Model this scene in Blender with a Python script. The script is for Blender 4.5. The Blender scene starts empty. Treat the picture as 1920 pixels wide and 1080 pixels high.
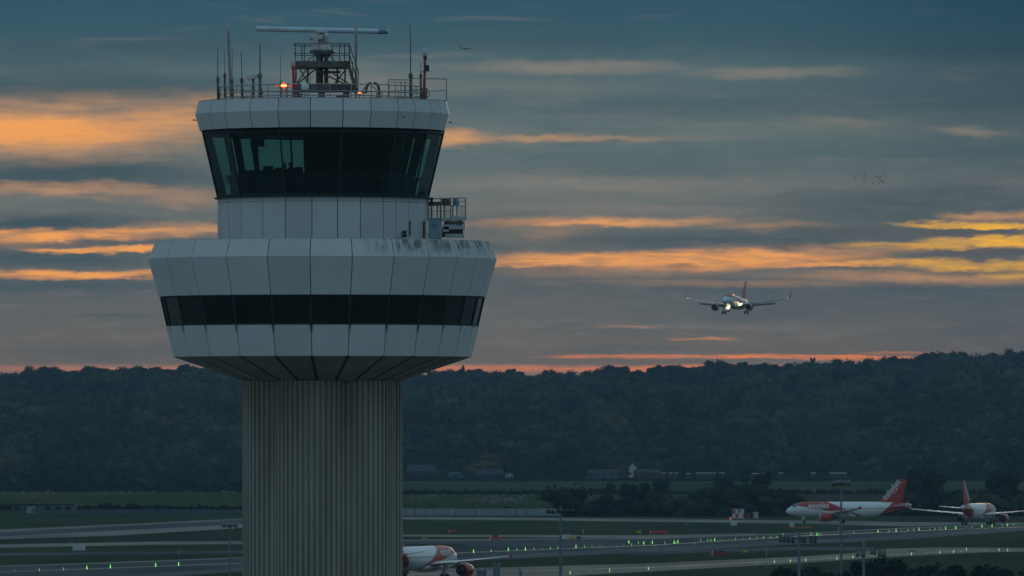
import bpy, math, random
import numpy as np
from math import radians as R, sin, cos, pi, sqrt, asin, atan2, exp
from mathutils import Vector, Matrix, Euler, noise as mnoise

# ------------------------------------------------------------------ camera
SC = bpy.context.scene
COL = SC.collection
F = 16400.0            # focal length in photo pixels (1920 wide): about 307 mm
HC = 25.8              # eye height
YH = 801.0             # row of the horizon
PITCH = math.atan((YH - 540.0) / F)
cam = bpy.data.objects.new('camera', bpy.data.cameras.new('camera'))
COL.objects.link(cam)
cam.location = (0, 0, HC)
cam.rotation_euler = (pi / 2 + PITCH, 0, 0)
cam.data.sensor_width = 36.0
cam.data.lens = 36.0 * F / 1920.0 * 1.0 / cos(PITCH)
cam.data.clip_start = 5.0
cam.data.clip_end = 60000.0
cam.data.dof.use_dof = True
cam.data.dof.focus_distance = 414.0
cam.data.dof.aperture_fstop = 8.0
SC.camera = cam

SC.view_settings.view_transform = 'Standard'
SC.view_settings.look = 'None'
SC.view_settings.exposure = 0.0
SC.view_settings.gamma = 1.0
SC.cycles.max_bounces = 6
SC.cycles.transparent_max_bounces = 24
SC.cycles.volume_bounces = 0
SC.cycles.use_denoising = True
SC.cycles.filter_width = 1.5

SUN_AZ, SUN_EL = 5.0, 3.0      # degrees right of the view axis, above the horizon

# ------------------------------------------------------------------ world: dusk sky
def s2l(c):
    c = c / 255.0
    return c / 12.92 if c <= 0.04045 else ((c + 0.055) / 1.055) ** 2.4
def rgb(r, g, b): return (s2l(r), s2l(g), s2l(b), 1.0)

W = bpy.data.worlds.new('World'); SC.world = W; W.use_nodes = True
nt = W.node_tree; nt.nodes.clear()
def N(t, **k):
    n = nt.nodes.new(t)
    for a, b in k.items(): setattr(n, a, b)
    return n
def L(a, b): nt.links.new(a, b)
def M_(op, a, b=None, c=None, clamp=False):
    n = N('ShaderNodeMath', operation=op); n.use_clamp = clamp
    for i, v in enumerate((a, b, c)):
        if v is None: continue
        if isinstance(v, (int, float)): n.inputs[i].default_value = v
        else: L(v, n.inputs[i])
    return n.outputs[0]
def MIX(f, a, b, mode='MIX'):
    n = N('ShaderNodeMix', data_type='RGBA', blend_type=mode)
    for s, v in ((n.inputs[0], f), (n.inputs[6], a), (n.inputs[7], b)):
        if isinstance(v, (int, float, tuple)): s.default_value = v
        else: L(v, s)
    return n.outputs[2]
def SMOOTH(v, a, b, x=0.0, y=1.0):
    n = N('ShaderNodeMapRange', interpolation_type='SMOOTHSTEP')
    L(v, n.inputs[0]); n.inputs[1].default_value = a; n.inputs[2].default_value = b
    n.inputs[3].default_value = x; n.inputs[4].default_value = y
    return n.outputs[0]
tc = N('ShaderNodeTexCoord'); sep = N('ShaderNodeSeparateXYZ'); L(tc.outputs['Generated'], sep.inputs[0])
dx, dy, dz = sep.outputs
yy = M_('MAXIMUM', dy, 0.05)
U = M_('MULTIPLY', M_('DIVIDE', dx, yy), F / 1000.0)          # azimuth, 0 on the view axis
V = M_('MULTIPLY', M_('DIVIDE', dz, yy), F / 1000.0)          # elevation above the horizon
uv = N('ShaderNodeCombineXYZ'); L(U, uv.inputs[0]); L(V, uv.inputs[1])
def NOISE(sx, sy, scale, detail=4, rough=0.55, seed=0.0, dist=0.0):
    m = N('ShaderNodeMapping'); L(uv.outputs[0], m.inputs[0])
    m.inputs['Scale'].default_value = (sx, sy, 1); m.inputs['Location'].default_value = (seed, seed * .37, seed * 1.7)
    n = N('ShaderNodeTexNoise'); L(m.outputs[0], n.inputs['Vector'])
    n.inputs['Scale'].default_value = scale; n.inputs['Detail'].default_value = detail
    n.inputs['Roughness'].default_value = rough; n.inputs['Distortion'].default_value = dist
    return n.outputs[0]
# wispy warp of the elevation (and a little azimuth) before the streaks are laid down
w1 = NOISE(1.0, 3.5, 3.0, 3, .5, 3.1)
w2 = NOISE(1.2, 6.0, 9.0, 4, .6, 7.7)
w3 = NOISE(1.0, 2.6, 20.0, 5, .68, 1.7)
calm = SMOOTH(V, .10, .42, .40, 1.0)          # the bands lie straighter towards the horizon
Vw = M_('ADD', M_('MULTIPLY', M_('SUBTRACT', w1, .5), .026), M_('MULTIPLY', M_('SUBTRACT', w2, .5), .022))
Vw = M_('ADD', Vw, M_('MULTIPLY', M_('SUBTRACT', w3, .5), .020))
Vw = M_('ADD', V, M_('MULTIPLY', Vw, calm))
Uw = M_('ADD', U, M_('MULTIPLY', M_('SUBTRACT', w1, .5), .25))
uvw = N('ShaderNodeCombineXYZ'); L(Uw, uvw.inputs[0]); L(Vw, uvw.inputs[1])
CHAIN = [None]        # each streak waits for the one before, so the shader stays small
def streak(cx, cy, w, h, a=1.0, tilt=0.0, core=.02):
    src = uvw
    if CHAIN[0] is not None:
        src = N('ShaderNodeCombineXYZ'); L(Uw, src.inputs[0]); L(Vw, src.inputs[1]); L(CHAIN[0], src.inputs[2])
    m = N('ShaderNodeMapping', vector_type='TEXTURE'); L(src.outputs[0], m.inputs[0])
    m.inputs['Location'].default_value = ((cx - 960) / 1000, (YH - cy) / 1000, 0)
    m.inputs['Rotation'].default_value = (0, 0, -R(tilt))
    m.inputs['Scale'].default_value = (w * 1.12 / 1000, h * 1.42 / 1000, 1e6)
    n = N('ShaderNodeVectorMath', operation='LENGTH'); L(m.outputs[0], n.inputs[0])
    return SMOOTH(n.outputs['Value'], 1.0, core, 0.0, a)
def group(lst):
    o = None
    for s in lst:
        q = streak(*s)
        o = q if o is None else M_('MAXIMUM', o, q)
        CHAIN[0] = o
    return o
# base: colour by elevation
ramp = N('ShaderNodeValToRGB'); cr = ramp.color_ramp
L(M_('DIVIDE', Vw, 0.9), ramp.inputs[0])
stops = [(810, (150, 106, 84)), (700, (128, 104, 92)), (680, (106, 97, 89)), (640, (106, 99, 91)), (580, (100, 99, 94)), (530, (92, 96, 95)),
         (470, (106, 106, 100)), (420, (100, 105, 102)), (350, (114, 118, 114)), (290, (88, 106, 108)), (240, (102, 114, 112)),
         (190, (80, 101, 106)), (130, (84, 105, 109)), (80, (62, 90, 100)), (30, (52, 87, 103)), (-90, (40, 76, 97))]
while len(cr.elements) < len(stops): cr.elements.new(.5)
for e, (y, c) in zip(cr.elements, stops):
    e.position = max(0.0, min(1.0, (YH - y) / 900.0)); e.color = rgb(*c)
base = ramp.outputs[0]
# broad cloud sheets, dark and pale
c1 = NOISE(1.0, 7.0, 1.6, 6, .55, 11.3, .4)
c2 = NOISE(1.0, 9.0, 3.2, 6, .6, 5.2, .3)
base = MIX(SMOOTH(c1, .50, .70, 0, .38), base, rgb(56, 80, 90))
base = MIX(SMOOTH(c2, .52, .72, 0, .26), base, rgb(136, 128, 122))
# duller towards the top right
dark = M_('MULTIPLY', SMOOTH(U, .30, 1.05), SMOOTH(V, .25, .85, .35, 1.0))
base = MIX(M_('MULTIPLY', dark, .62), base, rgb(26, 56, 72))
pale = group([(1060, 126, 330, 13, .55), (1440, 136, 200, 13, .5), (980, 165, 400, 22, .25), (1080, 258, 380, 12, .38), (1830, 246, 130, 10, .55),
              (1150, 345, 420, 18, .35), (700, 160, 240, 40, .35), (1560, 228, 160, 10, .3), (560, 300, 300, 40, .35), (1150, 395, 420, 14, .3)])
base = MIX(pale, base, rgb(150, 136, 120))
slate = group([(110, 325, 420, 34, .85), (90, 418, 240, 20, .9), (120, 484, 330, 20, .85), (120, 535, 330, 18, .55), (180, 165, 420, 26, .55),
               (1020, 505, 150, 11, .7), (1330, 452, 480, 17, .7), (1120, 500, 120, 7, .6), (1640, 385, 420, 40, .45), (1300, 205, 360, 26, .25), (1250, 320, 330, 25, .3),
               (1760, 545, 330, 32, .35), (190, 594, 90, 5, .5), (880, 470, 120, 12, .5), (1400, 540, 420, 20, .3), (250, 660, 330, 20, .3), (1180, 655, 140, 10, .35)])
base = MIX(slate, base, rgb(58, 79, 86))
peach = group([(60, 240, 430, 62, .9, 0, .1), (330, 222, 240, 44, .75), (330, 197, 150, 12, .5), (850, 258, 120, 17, .85), (120, 355, 330, 13, .55, 2.0), (350, 372, 120, 20, .35), (60, 295, 160, 10, .3),
               (330, 430, 150, 14, .6), (1130, 421, 330, 11, .75), (1380, 425, 160, 8, .35), (1180, 500, 330, 22, .5), (1750, 520, 350, 13, .6, 1.5), (1850, 405, 120, 11, .65),
               (1500, 470, 260, 12, .55), (1000, 424, 140, 12, .5), (1380, 530, 400, 9, .3), (600, 690, 1500, 8, .6), (1140, 615, 90, 3, .35),
               (1000, 430, 100, 22, .3), (1050, 258, 220, 7, .5)])
brk = SMOOTH(NOISE(1.0, 9.0, 7.0, 6, .62, 21.0, .5), .36, .62)
base = MIX(M_('MULTIPLY', peach, M_('ADD', M_('MULTIPLY', brk, .35), .65)), base, MIX(SMOOTH(V, .09, .21), rgb(214, 128, 92), rgb(226, 162, 104)))
wide = streak(60, 243, 420, 40, 1.0, 0, .3)
CHAIN[0] = wide
brk = M_('MAXIMUM', brk, wide)
orange = group([(60, 243, 360, 32, .85, 0, .1), (60, 441, 280, 10, 1.0, 0, .3), (230, 436, 220, 9, .7), (215, 467, 190, 6, 1.0, 0, .35), (140, 514, 260, 8, 1.0, 0, .35), (30, 446, 160, 14, .8),
                (1230, 487, 420, 16, 1.0, 0, .3), (1000, 494, 180, 8, .9, 0, .3), (1420, 481, 260, 11, .95, 0, .3), (1520, 493, 260, 6, .9, 0, .3), (1030, 423, 200, 7, .7), (1296, 637, 70, 3, .5), (1150, 667, 130, 4, .8),
                (1430, 669, 400, 4, 1.0, 0, .3), (1600, 670, 200, 4.5, 1.0, 0, .3), (1250, 690, 900, 6, .6), (1700, 661, 130, 3, .5)])
base = MIX(M_('MULTIPLY', orange, M_('ADD', M_('MULTIPLY', brk, .55), .45)), base, MIX(SMOOTH(V, .09, .21), rgb(240, 118, 66), rgb(255, 168, 86)))
gold = group([(1850, 424, 220, 7, 1.0, 1.0, .4), (1880, 455, 260, 12, 1.0, -1.5, .4), (1960, 440, 90, 30, .55), (1860, 497, 330, 10, .9, 1.2), (1700, 458, 170, 6, .8), (1960, 400, 80, 9, .7), (1940, 515, 90, 8, .6)])
base = MIX(M_('MULTIPLY', gold, M_('ADD', M_('MULTIPLY', brk, .5), .5)), base, rgb(255, 186, 54))
veil = group([(1790, 440, 170, 8, .75), (1830, 476, 190, 9, .85), (1560, 436, 260, 10, .5), (1300, 497, 70, 5, .5), (1480, 461, 160, 7, .6), (110, 456, 120, 6, .6), (200, 454, 190, 5, .5)])
base = MIX(veil, base, rgb(88, 84, 86))
fine = NOISE(1.0, 6.5, 11.0, 7, .66, 33.0, .3)
lowsky = SMOOTH(V, .68, .36, .12, 1.0)
base = MIX(M_('MULTIPLY', lowsky, SMOOTH(fine, .50, .74, 0, .28)), base, rgb(70, 84, 90))
base = MIX(M_('MULTIPLY', lowsky, SMOOTH(fine, .50, .28, 0, .10)), base, rgb(176, 160, 140))
# the rest of the dome
sky = N('ShaderNodeTexSky', sky_type='NISHITA', sun_disc=False)
sky.sun_elevation = R(SUN_EL); sky.sun_rotation = R(SUN_AZ); sky.altitude = 60; sky.air_density = 1.4; sky.dust_density = 2.0; sky.ozone_density = 3.0
nish = MIX(1.0, sky.outputs[0], (.1, .1, .1, 1), 'MULTIPLY')
el = dz
dome = N('ShaderNodeValToRGB'); L(M_('ADD', el, 0.0, clamp=True), dome.inputs[0])
de = dome.color_ramp.elements
de[0].position = 0.0; de[0].color = rgb(118, 138, 148); de[1].position = 1.0; de[1].color = rgb(146, 180, 200)
e = de.new(.25); e.color = rgb(142, 168, 182)
e = de.new(.6); e.color = rgb(150, 184, 202)
away = MIX(.75, nish, dome.outputs[0])
near = M_('MULTIPLY', M_('MULTIPLY', SMOOTH(dy, .3, .7), SMOOTH(V, 1.9, .84)), SMOOTH(M_('ABSOLUTE', U), 9.0, 2.0))
allsky = MIX(near, away, base)
below = SMOOTH(dz, -.06, -.012)
allsky = MIX(below, rgb(30, 38, 40), allsky)
bg = N('ShaderNodeBackground'); L(allsky, bg.inputs[0]); bg.inputs[1].default_value = 1.0
wo = N('ShaderNodeOutputWorld'); L(bg.outputs[0], wo.inputs[0])
W.cycles.sampling_method = 'MANUAL'; W.cycles.sample_map_resolution = 512

# ------------------------------------------------------------------ sun, already behind thin cloud on the horizon
sun = bpy.data.objects.new('sun', bpy.data.lights.new('sun', 'SUN')); COL.objects.link(sun)
sun.data.energy = 0.42; sun.data.angle = R(9.0); sun.data.color = (1.0, .66, .38)
sd = Vector((sin(R(SUN_AZ)) * cos(R(SUN_EL)), cos(R(SUN_AZ)) * cos(R(SUN_EL)), sin(R(SUN_EL))))
sun.rotation_euler = sd.to_track_quat('Z', 'Y').to_euler()
sun.location = (60, 300, 90)

# ------------------------------------------------------------------ helpers
random.seed(7)
def ray(px, py):
    d = Vector((px - 960.0, F, 0))
    c, s = cos(PITCH), sin(PITCH)
    fz = 540.0 - py
    return Vector((px - 960.0, F * c - fz * s, F * s + fz * c))
def at(px, py, Y):
    d = ray(px, py); return Vector((0, 0, HC)) + d * (Y / d.y)
def gnd(px, py, z=0.0):
    d = ray(px, py); t = (z - HC) / d.z
    return Vector((0, 0, HC)) + d * t

class MB:
    def __init__(s): s.v = []; s.f = []; s.m = []; s.uv = {}; s.sm = []
    def add(s, vs, fs, m=0, smooth=False):
        o = len(s.v); s.v += [tuple(v) for v in vs]
        for f in fs: s.f.append(tuple(i + o for i in f)); s.m.append(m); s.sm.append(smooth)
        return s
    def box(s, c, d, m=0, rot=0.0, tilt=None):
        hx, hy, hz = d[0] / 2, d[1] / 2, d[2] / 2
        vs = [Vector((x, y, z)) for x in (-hx, hx) for y in (-hy, hy) for z in (-hz, hz)]
        if tilt: vs = [Matrix.Rotation(tilt[0], 3, tilt[1]) @ v for v in vs]
        if rot: vs = [Matrix.Rotation(rot, 3, 'Z') @ v for v in vs]
        vs = [v + Vector(c) for v in vs]
        return s.add(vs, [(0, 1, 3, 2), (4, 6, 7, 5), (0, 4, 5, 1), (2, 3, 7, 6), (0, 2, 6, 4), (1, 5, 7, 3)], m)
    def tube(s, pts, r, n=8, m=0, smooth=True, cap=True):
        pts = [Vector(p) for p in pts]
        rs = r if isinstance(r, (list, tuple)) else [r] * len(pts)
        rings = []
        up0 = None
        for i, p in enumerate(pts):
            a = pts[max(0, i - 1)]; b = pts[min(len(pts) - 1, i + 1)]
            d = (b - a).normalized()
            if up0 is None: up0 = Vector((0, 0, 1)) if abs(d.z) < .9 else Vector((1, 0, 0))
            x = d.cross(up0).normalized(); y = d.cross(x).normalized()
            rings.append([p + (x * cos(2 * pi * k / n) + y * sin(2 * pi * k / n)) * rs[i] for k in range(n)])
        return s.loft(rings, m, smooth, cap)
    def loft(s, rings, m=0, smooth=True, cap=True, closed=True):
        n = len(rings[0]); vs = [v for r_ in rings for v in r_]; fs = []
        for i in range(len(rings) - 1):
            for k in range(n if closed else n - 1):
                k2 = (k + 1) % n
                fs.append((i * n + k, i * n + k2, (i + 1) * n + k2, (i + 1) * n + k))
        s.add(vs, fs, m, smooth)
        if cap and closed:
            s.add(rings[0], [tuple(range(n))[::-1]], m); s.add(rings[-1], [tuple(range(n))], m)
        return s
    def lathe(s, c, prof, n=24, m=0, axis='Z', smooth=True, cap=True):
        c = Vector(c); rings = []
        for (r, h) in prof:
            ring = []
            for k in range(n):
                a = 2 * pi * k / n
                p = Vector((r * cos(a), r * sin(a), h))
                if axis == 'X': p = Vector((h, r * cos(a), r * sin(a)))
                if axis == 'Y': p = Vector((r * sin(a), h, r * cos(a)))
                ring.append(c + p)
            rings.append(ring)
        return s.loft(rings, m, smooth, cap)
    def build(s, name, mats, parent=None, org=(0, 0, 0), uvs=None):
        me = bpy.data.meshes.new(name); org = Vector(org)
        me.from_pydata([tuple(Vector(v) - org) for v in s.v], [], s.f)
        if not isinstance(mats, (list, tuple)): mats = [mats]
        for q in mats: me.materials.append(q)
        me.polygons.foreach_set('material_index', s.m)
        me.polygons.foreach_set('use_smooth', s.sm)
        if uvs is not None:
            ul = me.uv_layers.new(name='UVMap'); ul.data.foreach_set('uv', [c for q in uvs for c in q])
        me.update()
        o = bpy.data.objects.new(name, me); COL.objects.link(o)
        if parent is not None: o.parent = parent
        else: o.location = org
        return o
def tag(o, label=None, cat=None, group=None, kind=None):
    if label: o['label'] = label
    if cat: o['category'] = cat
    if group: o['group'] = group
    if kind: o['kind'] = kind
    return o
def empty(name, loc, label, cat, group=None, rot=0.0):
    o = bpy.data.objects.new(name, None); COL.objects.link(o); o.location = loc; o.rotation_euler = (0, 0, rot)
    o.empty_display_size = .5
    return tag(o, label, cat, group)
def kids(o): return [c for c in bpy.data.objects if c.parent == o]
def copy_tree(o, parent=None):
    c = o.copy(); COL.objects.link(c); c.parent = parent
    for ch in kids(o): copy_tree(ch, c)
    return c

# ------------------------------------------------------------------ materials
MATS = {}
def mat(name, col, rough=.6, metal=0.0, spec=.5, var=0.0, scale=1.0, stretch=(1, 1, 1), emit=None, estr=0.0, bump=0.0, tint=None, coords='Object', island=0.0):
    m = bpy.data.materials.new(name); m.use_nodes = True; t = m.node_tree; b = t.nodes['Principled BSDF']
    b.inputs['Base Color'].default_value = (*col, 1); b.inputs['Roughness'].default_value = rough
    b.inputs['Metallic'].default_value = metal; b.inputs['Specular IOR Level'].default_value = spec
    if emit: b.inputs['Emission Color'].default_value = (*emit, 1); b.inputs['Emission Strength'].default_value = estr
    if var or bump:
        c = t.nodes.new('ShaderNodeTexCoord'); mp = t.nodes.new('ShaderNodeMapping'); mp.inputs['Scale'].default_value = stretch
        n = t.nodes.new('ShaderNodeTexNoise'); n.inputs['Scale'].default_value = scale; n.inputs['Detail'].default_value = 6
        t.links.new(c.outputs[coords], mp.inputs[0]); t.links.new(mp.outputs[0], n.inputs['Vector'])
        if var:
            r = t.nodes.new('ShaderNodeMapRange'); r.inputs[1].default_value = .3; r.inputs[2].default_value = .7
            t.links.new(n.outputs[0], r.inputs[0])
            x = t.nodes.new('ShaderNodeMix'); x.data_type = 'RGBA'; t.links.new(r.outputs[0], x.inputs[0])
            tt = tint or tuple(max(0, q * (1 - var)) for q in col)
            x.inputs[6].default_value = (*tt, 1); x.inputs[7].default_value = (*[min(1, q * (1 + (0 if tint else var * .5))) for q in col], 1)
            last = x.outputs[2]
            if island:
                g = t.nodes.new('ShaderNodeNewGeometry'); q = t.nodes.new('ShaderNodeMapRange'); t.links.new(g.outputs['Random Per Island'], q.inputs[0])
                q.inputs[3].default_value = 1 - island; q.inputs[4].default_value = 1 + island * .6
                y = t.nodes.new('ShaderNodeMix'); y.data_type = 'RGBA'; y.blend_type = 'MULTIPLY'; y.inputs[0].default_value = 1
                t.links.new(last, y.inputs[6]); t.links.new(q.outputs[0], y.inputs[7]); last = y.outputs[2]
            t.links.new(last, b.inputs['Base Color'])
        if bump:
            k = t.nodes.new('ShaderNodeBump'); k.inputs['Strength'].default_value = bump; k.inputs['Distance'].default_value = .05
            t.links.new(n.outputs[0], k.inputs['Height']); t.links.new(k.outputs[0], b.inputs['Normal'])
    MATS[name] = m; return m
steel = mat('galvanised_steel', (.30, .33, .34), .45, .55, var=.3, scale=3)
dsteel = mat('dark_steel', (.09, .105, .11), .5, .3, var=.4, scale=4)
white = mat('white_paint', (.66, .70, .72), .4, var=.12, scale=2)
pale = mat('pale_grey_paint', (.42, .46, .48), .45, var=.15, scale=2)
radarw = mat('antenna_grey', (.40, .55, .63), .35, var=.15, scale=1.5)
redp = mat('red_paint', (.35, .03, .02), .45, var=.3, scale=3)
blackp = mat('black_plastic', (.02, .022, .025), .5, var=.3, scale=4)
bluebox = mat('blue_grey_cabinet', (.20, .30, .36), .45, var=.2, scale=3)
mesh_m = mat('wire_mesh_grey', (.22, .24, .24), .5, .3, var=.2)
concrete = mat('ribbed_concrete', (.250, .248, .215), .9, var=.26, scale=.8, stretch=(1, 1, .22), bump=.2)
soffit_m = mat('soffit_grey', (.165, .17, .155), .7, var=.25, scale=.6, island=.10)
gapm = mat('joint_black', (.018, .024, .026), .8)
frame_m = mat('mullion_dark_green', (.020, .038, .034), .7, 0.0, spec=.2, var=.2)
roofm = mat('roof_membrane', (.16, .18, .18), .8, var=.3, scale=1.2)

# white cladding: weathered panels, rust at the window joints, black algae streaks
def cladding(name, rust=False, algae=False, col=(.495, .53, .54)):
    m = bpy.data.materials.new(name); m.use_nodes = True; t = m.node_tree; b = t.nodes['Principled BSDF']; ln = t.links.new
    def n(ty, **k):
        q = t.nodes.new(ty)
        for a, v in k.items(): setattr(q, a, v)
        return q
    def mth(op, a, b_=None, clamp=False):
        q = n('ShaderNodeMath', operation=op); q.use_clamp = clamp
        for i, v in enumerate((a, b_)):
            if v is None: continue
            if isinstance(v, (int, float)): q.inputs[i].default_value = v
            else: ln(v, q.inputs[i])
        return q.outputs[0]
    def mr(v, a, c, x=0.0, y=1.0):
        q = n('ShaderNodeMapRange', interpolation_type='SMOOTHSTEP'); ln(v, q.inputs[0])
        q.inputs[1].default_value = a; q.inputs[2].default_value = c; q.inputs[3].default_value = x; q.inputs[4].default_value = y
        return q.outputs[0]
    def mix(f, a, c, mode='MIX'):
        q = n('ShaderNodeMix', data_type='RGBA', blend_type=mode)
        for s_, v in ((q.inputs[0], f), (q.inputs[6], a), (q.inputs[7], c)):
            if isinstance(v, (int, float, tuple)): s_.default_value = v
            else: ln(v, s_)
        return q.outputs[2]
    co = n('ShaderNodeTexCoord'); g = n('ShaderNodeNewGeometry')
    nz = n('ShaderNodeTexNoise'); nz.inputs['Scale'].default_value = .9; nz.inputs['Detail'].default_value = 5; ln(co.outputs['Object'], nz.inputs['Vector'])
    c = mix(mr(nz.outputs[0], .3, .7), tuple(q * .94 for q in col) + (1,), col + (1,))
    c = mix(1.0, c, mr(g.outputs['Random Per Island'], 0, 1, .93, 1.05), 'MULTIPLY')
    us = n('ShaderNodeSeparateXYZ'); ln(co.outputs['UV'], us.inputs[0])
    mp = n('ShaderNodeMapping'); mp.inputs['Scale'].default_value = (7, 7, .35); ln(co.outputs['Object'], mp.inputs[0])
    st = n('ShaderNodeTexNoise'); st.inputs['Scale'].default_value = 1.0; st.inputs['Detail'].default_value = 5; ln(mp.outputs[0], st.inputs['Vector'])
    run = mth('MULTIPLY', mr(st.outputs[0], .55, .80), mr(us.outputs[1], .1, 1.0, .03, .18))
    c = mix(run, c, (.12, .13, .12, 1))
    if rust:
        ed = mth('ABSOLUTE', mth('SUBTRACT', us.outputs[0], .5))
        k = mth('MULTIPLY', mr(ed, .435, .495), mr(us.outputs[1], .62, .98))
        k = mth('MULTIPLY', k, mr(st.outputs[0], .38, .52, .35, 1.0))
        c = mix(mth('MULTIPLY', k, .9), c, (.085, .065, .03, 1))
    if algae:
        sp = n('ShaderNodeSeparateXYZ'); ln(co.outputs['Object'], sp.inputs[0])
        k = mth('MULTIPLY', mr(sp.outputs[0], 1.6, 3.6), mr(sp.outputs[2], -.02, .12))
        mp2 = n('ShaderNodeMapping'); mp2.inputs['Scale'].default_value = (5.0, 5.0, .30); mp2.inputs['Location'].default_value = (3, 1, 0); ln(co.outputs['Object'], mp2.inputs[0])
        s2 = n('ShaderNodeTexNoise'); s2.inputs['Scale'].default_value = 1.0; s2.inputs['Detail'].default_value = 4; s2.inputs['Roughness'].default_value = .65; ln(mp2.outputs[0], s2.inputs['Vector'])
        ed = mth('ABSOLUTE', mth('SUBTRACT', us.outputs[0], .5))
        k = mth('MULTIPLY', k, mth('MULTIPLY', mr(s2.outputs[0], .36, .60), mth('MULTIPLY', mr(ed, .48, .30), mr(us.outputs[1], .0, .75, .2, 1.0))))
        c = mix(mth('MULTIPLY', k, .78), c, (.045, .053, .052, 1))
    ln(c, b.inputs['Base Color']); b.inputs['Roughness'].default_value = .6; b.inputs['Specular IOR Level'].default_value = .12
    return m
clad = cladding('white_cladding'); clad_rust = cladding('white_cladding_rust', rust=True); clad_algae = cladding('white_cladding_algae', algae=True)

def glassmat(name, tint, refl=1.0):
    m = bpy.data.materials.new(name); m.use_nodes = True; t = m.node_tree; t.nodes.clear(); ln = t.links.new
    o = t.nodes.new('ShaderNodeOutputMaterial'); x = t.nodes.new('ShaderNodeMixShader'); tr = t.nodes.new('ShaderNodeBsdfTransparent'); gl = t.nodes.new('ShaderNodeBsdfGlossy')
    fr = t.nodes.new('ShaderNodeFresnel'); fr.inputs[0].default_value = 1.5
    ge = t.nodes.new('ShaderNodeNewGeometry'); mi = t.nodes.new('ShaderNodeMapRange'); ln(ge.outputs['Backfacing'], mi.inputs[0]); mi.inputs[3].default_value = 1.5; mi.inputs[4].default_value = 1 / 1.5; ln(mi.outputs[0], fr.inputs[0])
    tr.inputs[0].default_value = (*tint, 1); gl.inputs['Roughness'].default_value = .02; gl.inputs[0].default_value = (refl * .8, refl, refl, 1)
    ln(fr.outputs[0], x.inputs[0]); ln(tr.outputs[0], x.inputs[1]); ln(gl.outputs[0], x.inputs[2]); ln(x.outputs[0], o.inputs[0]); return m
cabglass = glassmat('green_tinted_glass', (.25, .49, .47))
podglass = mat('dark_window_glass', (.007, .013, .014), .10, spec=.32, var=.3, scale=.6)
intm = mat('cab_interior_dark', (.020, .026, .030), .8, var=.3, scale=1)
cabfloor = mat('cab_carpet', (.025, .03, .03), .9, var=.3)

# ------------------------------------------------------------------ the tower
TY = 420.0
TX = (605 - 960) * TY / F
def zof(py, rad): return HC + (YH - py) * (TY - rad) / F
TB = Vector((TX, TY, 0))
tower = empty('control_tower', TB, 'tall white clad airport control tower with flared dark glass cab on a ribbed concrete shaft', 'control tower')

def fill(angles, step):
    a = list(angles); end = a[0] + 2 * pi; n = max(1, round((end - a[-1]) / step)); s = (end - a[-1]) / n
    a0 = a[-1]
    for i in range(1, n): a.append(a0 + s * i)
    return a
A_pod = fill([-1.33, -1.071, -.815, -.554, -.295, -.0495, .19, .436, .668, .89, 1.09, 1.29, 1.50], .25)
A_cap = fill([-1.26, -1.056, -.848, -.580, -.334, -.0756, .181, .408, .654, .83, 1.044, 1.21, 1.42], .25)
A_cab = fill([-1.36, -.85, -.335, .175, .655, 1.04, 1.45], .5)
A_drum = fill([-1.30, -1.07, -.857, -.58, -.336, -.08, .163, .385, .63, .79, .974, 1.15, 1.35], .25)
def P(a, r, z): return Vector((r * sin(a), -r * cos(a), z))     # relative to the tower axis; a=0 faces the camera

def clad_row(name, angles, r0, z0, r1, z1, m, gap=.042, th=.05, back=True, hgap=.0):
    """bottom (r0,z0) to top (r1,z1); slab panels with open joints in front of a dark backing"""
    mb = MB(); uvs = []
    n = len(angles)
    for i in range(n):
        a, b = angles[i], angles[(i + 1) % n] + (2 * pi if i == n - 1 else 0)
        g0, g1 = gap / 2 / r0, gap / 2 / r1
        o = [P(a + g0, r0, z0 + hgap), P(b - g0, r0, z0 + hgap), P(b - g1, r1, z1 - hgap), P(a + g1, r1, z1 - hgap)]
        # keep flat: chord ends lie on the polygon
        nn = (o[1] - o[0]).cross(o[3] - o[0]).normalized()
        q = [v - nn * th for v in o]
        mb.add(o + q, [(0, 1, 2, 3), (7, 6, 5, 4), (0, 4, 5, 1), (1, 5, 6, 2), (2, 6, 7, 3), (3, 7, 4, 0)], 0)
        sq = [(0, 0), (1, 0), (1, 1), (0, 1)]
        uvs += sq + [(0, 1), (1, 1), (1, 0), (0, 0)] + [(0, 0)] * 4 + [(1, 0)] * 2 + [(1, 1)] * 2 + [(1, 1)] * 2 + [(0, 1)] * 2 + [(0, 1)] * 2 + [(0, 0)] * 2
    if back:
        d = .07
        ring0 = [P(a, r0 - d, z0 + .01) for a in angles]; ring1 = [P(a, r1 - d, z1 - .01) for a in angles]
        k = len(mb.f); mb.loft([ring0, ring1], 1, False, False)
        uvs += [(0.5, 0)] * 4 * (len(mb.f) - k)
    return mb, uvs
def part_row(name, mats, *a, **k):
    mb, uvs = clad_row(name, *a, **k)
    zc = (a[2]); o = mb.build(name, mats, tower, (0, 0, 0), uvs)
    return o

zCapT, zCapK, zCapB = zof(183, 6.0), zof(206.5, 6.12), zof(238, 5.9)
zGT, zGB = zof(240.5, 5.8), zof(365, 5.07)
zDT, zDB = zof(367.5, 5.05), zof(447, 8.1) - .25
zPT, zPK, zWT, zWB, zPB, zSB = zof(447.5, 8.05), zof(480, 8.37), zof(552, 7.84), zof(609, 7.52), zof(667, 7.16), zof(712.5, 3.9) - .05

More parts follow.
